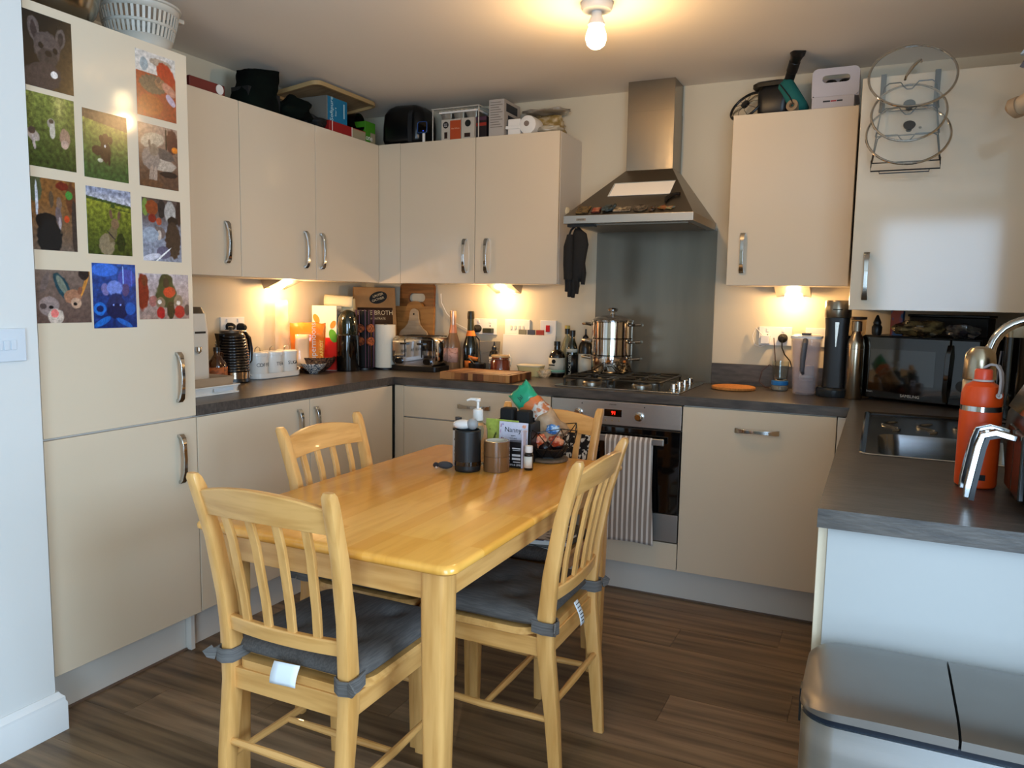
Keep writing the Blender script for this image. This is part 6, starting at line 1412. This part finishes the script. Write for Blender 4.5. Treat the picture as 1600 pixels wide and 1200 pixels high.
def cbox(t):
    obj('carton', B().box(-.040, .075, -.05, .05, 0, .104), mat('box_white', 'b3aa9c', .5), t, bevel=.001)
    obj('orange_panel', B().box(.012, .0752, -.0508, -.05, .002, .096), mat('print_orange', 'a8431c', .5), t)
    lg = obj('round_logo', B(TR(-.014, -.0502, .076, rx=90)).cyl(.017, 0, .0008, 20), black_mt, t)
    for i in range(3): obj('logo_line', B().box(-.024, -.004, -.0516, -.0511, .068 + i * .006, .070 + i * .006), MATS['pale_print'], lg)
    obj('cup_print', B().box(-.022, -.004, -.0508, -.05, .008, .04), mat('print_brown', '2a1712', .4), t, bevel=0)
    txt('Flat White', .011, mat('pale_orange_ink', 'd9a080', .5), t, (.044, -.0512, .055))
cbox(t)
t = thing('coffee_box', 'white coffee capsule box with round black logo, right of the pair', 'box', (.840, -.235, CT))
obj('carton', B().box(-.040, .035, -.05, .05, 0, .104), MATS['box_white'], t, bevel=.001)
obj('round_logo', B(TR(-.002, -.0502, .076, rx=90)).cyl(.017, 0, .0008, 20), black_mt, t); obj('cup_print', B().box(-.022, .012, -.0508, -.05, .008, .028), MATS['print_brown'], t)
t = carton('tea_box', 'dark box with red band right of the coffee boxes', (.907, -.225, CT), (.058, .09, .108), mat('box_dark', '1c1517', .4))
obj('red_band', B().box(-.0295, .0295, -.0458, -.045, .060, .076), mat('band_red', '8e2a1c', .4), t); obj('purple_band', B().box(-.0295, .0295, -.0458, -.045, .088, .106), mat('band_purple', '4a2c3c', .4), t)
t = carton('label_carton', 'tall white carton with printed text standing before the wrapped pasta', (.995, -.180, CT), (.085, .19, .182), mat('carton_offwhite', 'a89f96', .5))
for k in range(11): obj('print_line', B().box(-.034, .034 - .01 * (k % 3), -.0956, -.095, .045 + k * .012, .0485 + k * .012), mat('grey_print', '6f675e', .6), t)
for k, (z0_, z1_) in enumerate(((.125, .165), (.085, .110), (.03, .06))): obj('side_panel_print', B().box(.0425, .0431, -.07 + .02 * k, .06, z0_, z1_), mat('dark_print', '22242c', .5), t)
solo('blue_lid', B().lathe([(.06, 0), (.064, .003), (.064, .012), (.055, .016), (0, .017)], 30), mat('deep_blue', '131f3c', .35), 'dark blue plastic lid lying in front of the printed carton', 'lid', (1.050, -.2325 - .04, CT)) if False else None
t = thing('food_processor_lid', 'white round plastic appliance part with grey button on the back cabinets', 'appliance', (1.128, -.215, CT))
obj('square_block', B().box(-.075, -.005, -.05, .05, 0, .082), white_pl, t, bevel=.006); obj('block_step', B().box(-.085, -.006, -.055, .05, .032, .048), white_pl, t, bevel=.003)
obj('round_housing', B(TR(.035, -.052, .047, rx=-90)).lathe([(.030, -.004), (.044, 0), (.047, .02), (.047, .09), (0, .09)], 32), white_pl, t)
obj('grey_button', B(TR(.032, -.055, .052, rx=90)).lathe([(.014, 0), (.013, .004), (0, .005)], 20), mat('button_taupe', '7a6a60', .4), t)
fab('pasta_bag', 'clear bag of pasta with gold contents on the back cabinets', 'bag', (1.175, -.085, CT), (.115, .075, .066), 12, mat('pasta_bag_film', '8d7440', .25, coat=.6, col2='b9a684', scale=(24, 24, 34), lo=.45, hi=.62), .45)
fab('crisps_bag', 'small crumpled pale bag at the right end of the back cabinets', 'bag', (1.262, -.215, CT), (.055, .045, .022), 15, mat('pale_film_bag', 'a49a86', .25, coat=.5), .5)
# wrapped sheet bulging above the pasta
fab('bubble_wrap', 'flat clear plastic pouch lying on the pasta bag', 'bag', (1.190, -.095, CT + .122), (.120, .075, .016), 18, mat('pouch_film', '9d9282', .2, coat=.6), .5)
# right cabinet top
t = thing('desk_fan', 'round wire fan guard leaning on the right wall cabinet top', 'fan', (2.200, -.185, CT + .062), rot=(58, 0, -35))
bk = mat('fan_black', '0e0e0e', .35)
obj('guard_ring', B().tube([(.085 * math.cos(a), .072 * math.sin(a), 0) for a in [2 * PI * i / 40 for i in range(40)]], .006, 8, closed=True), bk, t)
for k in range(10):
    a = 2 * PI * k / 10
    obj('guard_wire', B().tube([(.018 * math.cos(a), .016 * math.sin(a), .014), (.055 * math.cos(a + .1), .047 * math.sin(a + .1), .016), (.084 * math.cos(a + .2), .071 * math.sin(a + .2), 0)], .0013, 5), mat('wire_grey', '4d4a40', .4, .6), t)
obj('fan_hub', B().lathe([(.020, .006), (.018, .018), (0, .020)], 20), bk, t)
obj('fan_blade', B().add([(.01, 0, .004), (.07, .02, .0), (.06, .05, .006), (.0, .02, .01), (-.01, 0, .004), (-.07, -.02, .0), (-.06, -.05, .006), (0, -.02, .01)], [(0, 1, 2, 3), (4, 5, 6, 7)]), mat('blade_cream', 'a39a84', .4), t, solid=.001)
t = thing('drill_case', 'black moulded case lying on the right wall cabinet', 'case', (2.335, -.165, CT), -8)
obj('case_body', B().loft([[(x, y, z) for x, y in rrect(-.075 + e, .060 - e, -.09 + e, .08 - e, .03, 5)] for e, z in ((.01, 0), (0, .02), (0, .105), (.012, .125))]), mat('case_black', '0f0f10', .4), t)
obj('case_ridge', B().loft([[(x, y, z) for x, y in rrect(-.10 + e, .05 - e, -.085 + e, .05 - e, .03, 5)] for e, z in ((.0, .1255), (0, .140), (.012, .150))]), mat('case_black_b', '17140f', .35), t)
t = thing('torch', 'long black torch pointing up and out from the right wall cabinet', 'torch', (2.385, -.245, CT + .155), rot=(46, 26, 0))
obj('barrel', B(Matrix.Scale(1.2, 4)).lathe([(.017, -.03), (.017, .02), (.019, .022), (.019, .06), (.017, .062), (.022, .085), (.026, .092), (.026, .112), (.023, .114)], 24), black_pl, t)
obj('reflector', B(Matrix.Scale(1.2, 4)).lathe([(.004, .100), (.021, .1135)], 24), mat('torch_reflector', 'd9d9d2', .1, 1.), t)
t = thing('teal_pouch', 'teal green zipped pouch leaning on the black case', 'pouch', (2.440, -.20, CT + .004), rot=(0, -32, 0))
b = B(); b.loft([[(x, y, z) for x, y in rrect(-.036 * k, .036 * k, -.07 * k, .07 * k, .03 * k, 5)] for z, k in ((0, .6), (.02, 1), (.14, 1), (.165, .6))])
obj('pouch_body', b, mat('teal_cloth', '0f5a55', .8, bump=.3, scale=(90, 90, 90)), t, sharp=80)
obj('zip', B().tube([(-.014, -.071, .02), (-.010, -.072, .08), (-.016, -.071, .145)], .003, 6), black_mt, t)
t = thing('string_roll', 'small roll of brown tape lying before the teal pouch', 'roll', (2.405, -.262, CT + .025), rot=(78, 0, -15))
obj('roll_outer', B().lathe([(.012, -.015), (.025, -.015), (.025, .015), (.012, .015), (.012, -.015)], 24, capb=False, capt=False), mat('roll_brown', '8d775c', .6), t)
obj('roll_core', B().lathe([(.006, -.013), (.011, -.013), (.011, .013), (.006, .013), (.006, -.013)], 18, capb=False, capt=False), mat('roll_core_m', '5a4636', .6), t)
t = carton('card_box', 'flat white card box with small red and black print', (2.562, -.170, CT), (.165, .20, .052), mat('box_lilac', 'b1a8a6', .5))
[obj('print_line', B().box(x, x + w_, -.1006, -.1001, .029, .035), m_, t) for x, w_, m_ in ((-.038, .028, MATS['ink_black']), (-.008, .022, mat('ink_red', '9c2c30', .5)), (.016, .022, MATS['ink_black']))]
t = thing('storage_caddy', 'white plastic caddy with oval hand hole on the flat box', 'caddy', (2.568, -.165, CT + .0525), 0)
orr = rrect(-.092, .092, 0, .118, .022, 6); hol = rrect(-.052, .056, .058, .088, .0148, 6)
cxx, czz = .002, .074
cm_ = mat('caddy_white', 'b9b1b2', .35)
obj('front_wall', plate_with_hole(resamp(orr, cxx, czz, 80), resamp(hol, cxx, czz, 80), .005, TR(0, -.088, 0)), cm_, t, sharp=50)
obj('back_wall', plate_with_hole(resamp(orr, cxx, czz, 80), resamp(hol, cxx, czz, 80), .005, TR(0, .088, 0)), cm_, t, sharp=50)
obj('caddy_side', B().box(-.092, -.087, -.086, .086, .0, .10).box(.087, .092, -.086, .086, 0, .10).box(-.087, .087, -.086, .086, 0, .004), cm_, t)
for x in (-.025, .03): solo('shade_jar', B().lathe([(.024, 0), (.024, .085), (.019, .092), (0, .094)], 18), black_gl, 'dark jar added as shade behind the hand hole, %s' % ('left' if x < 0 else 'right'), 'jar', (2.568 + x, -.13, CT + .0525 + .0055))  # jars raised to hole height to stand in for the dark inside
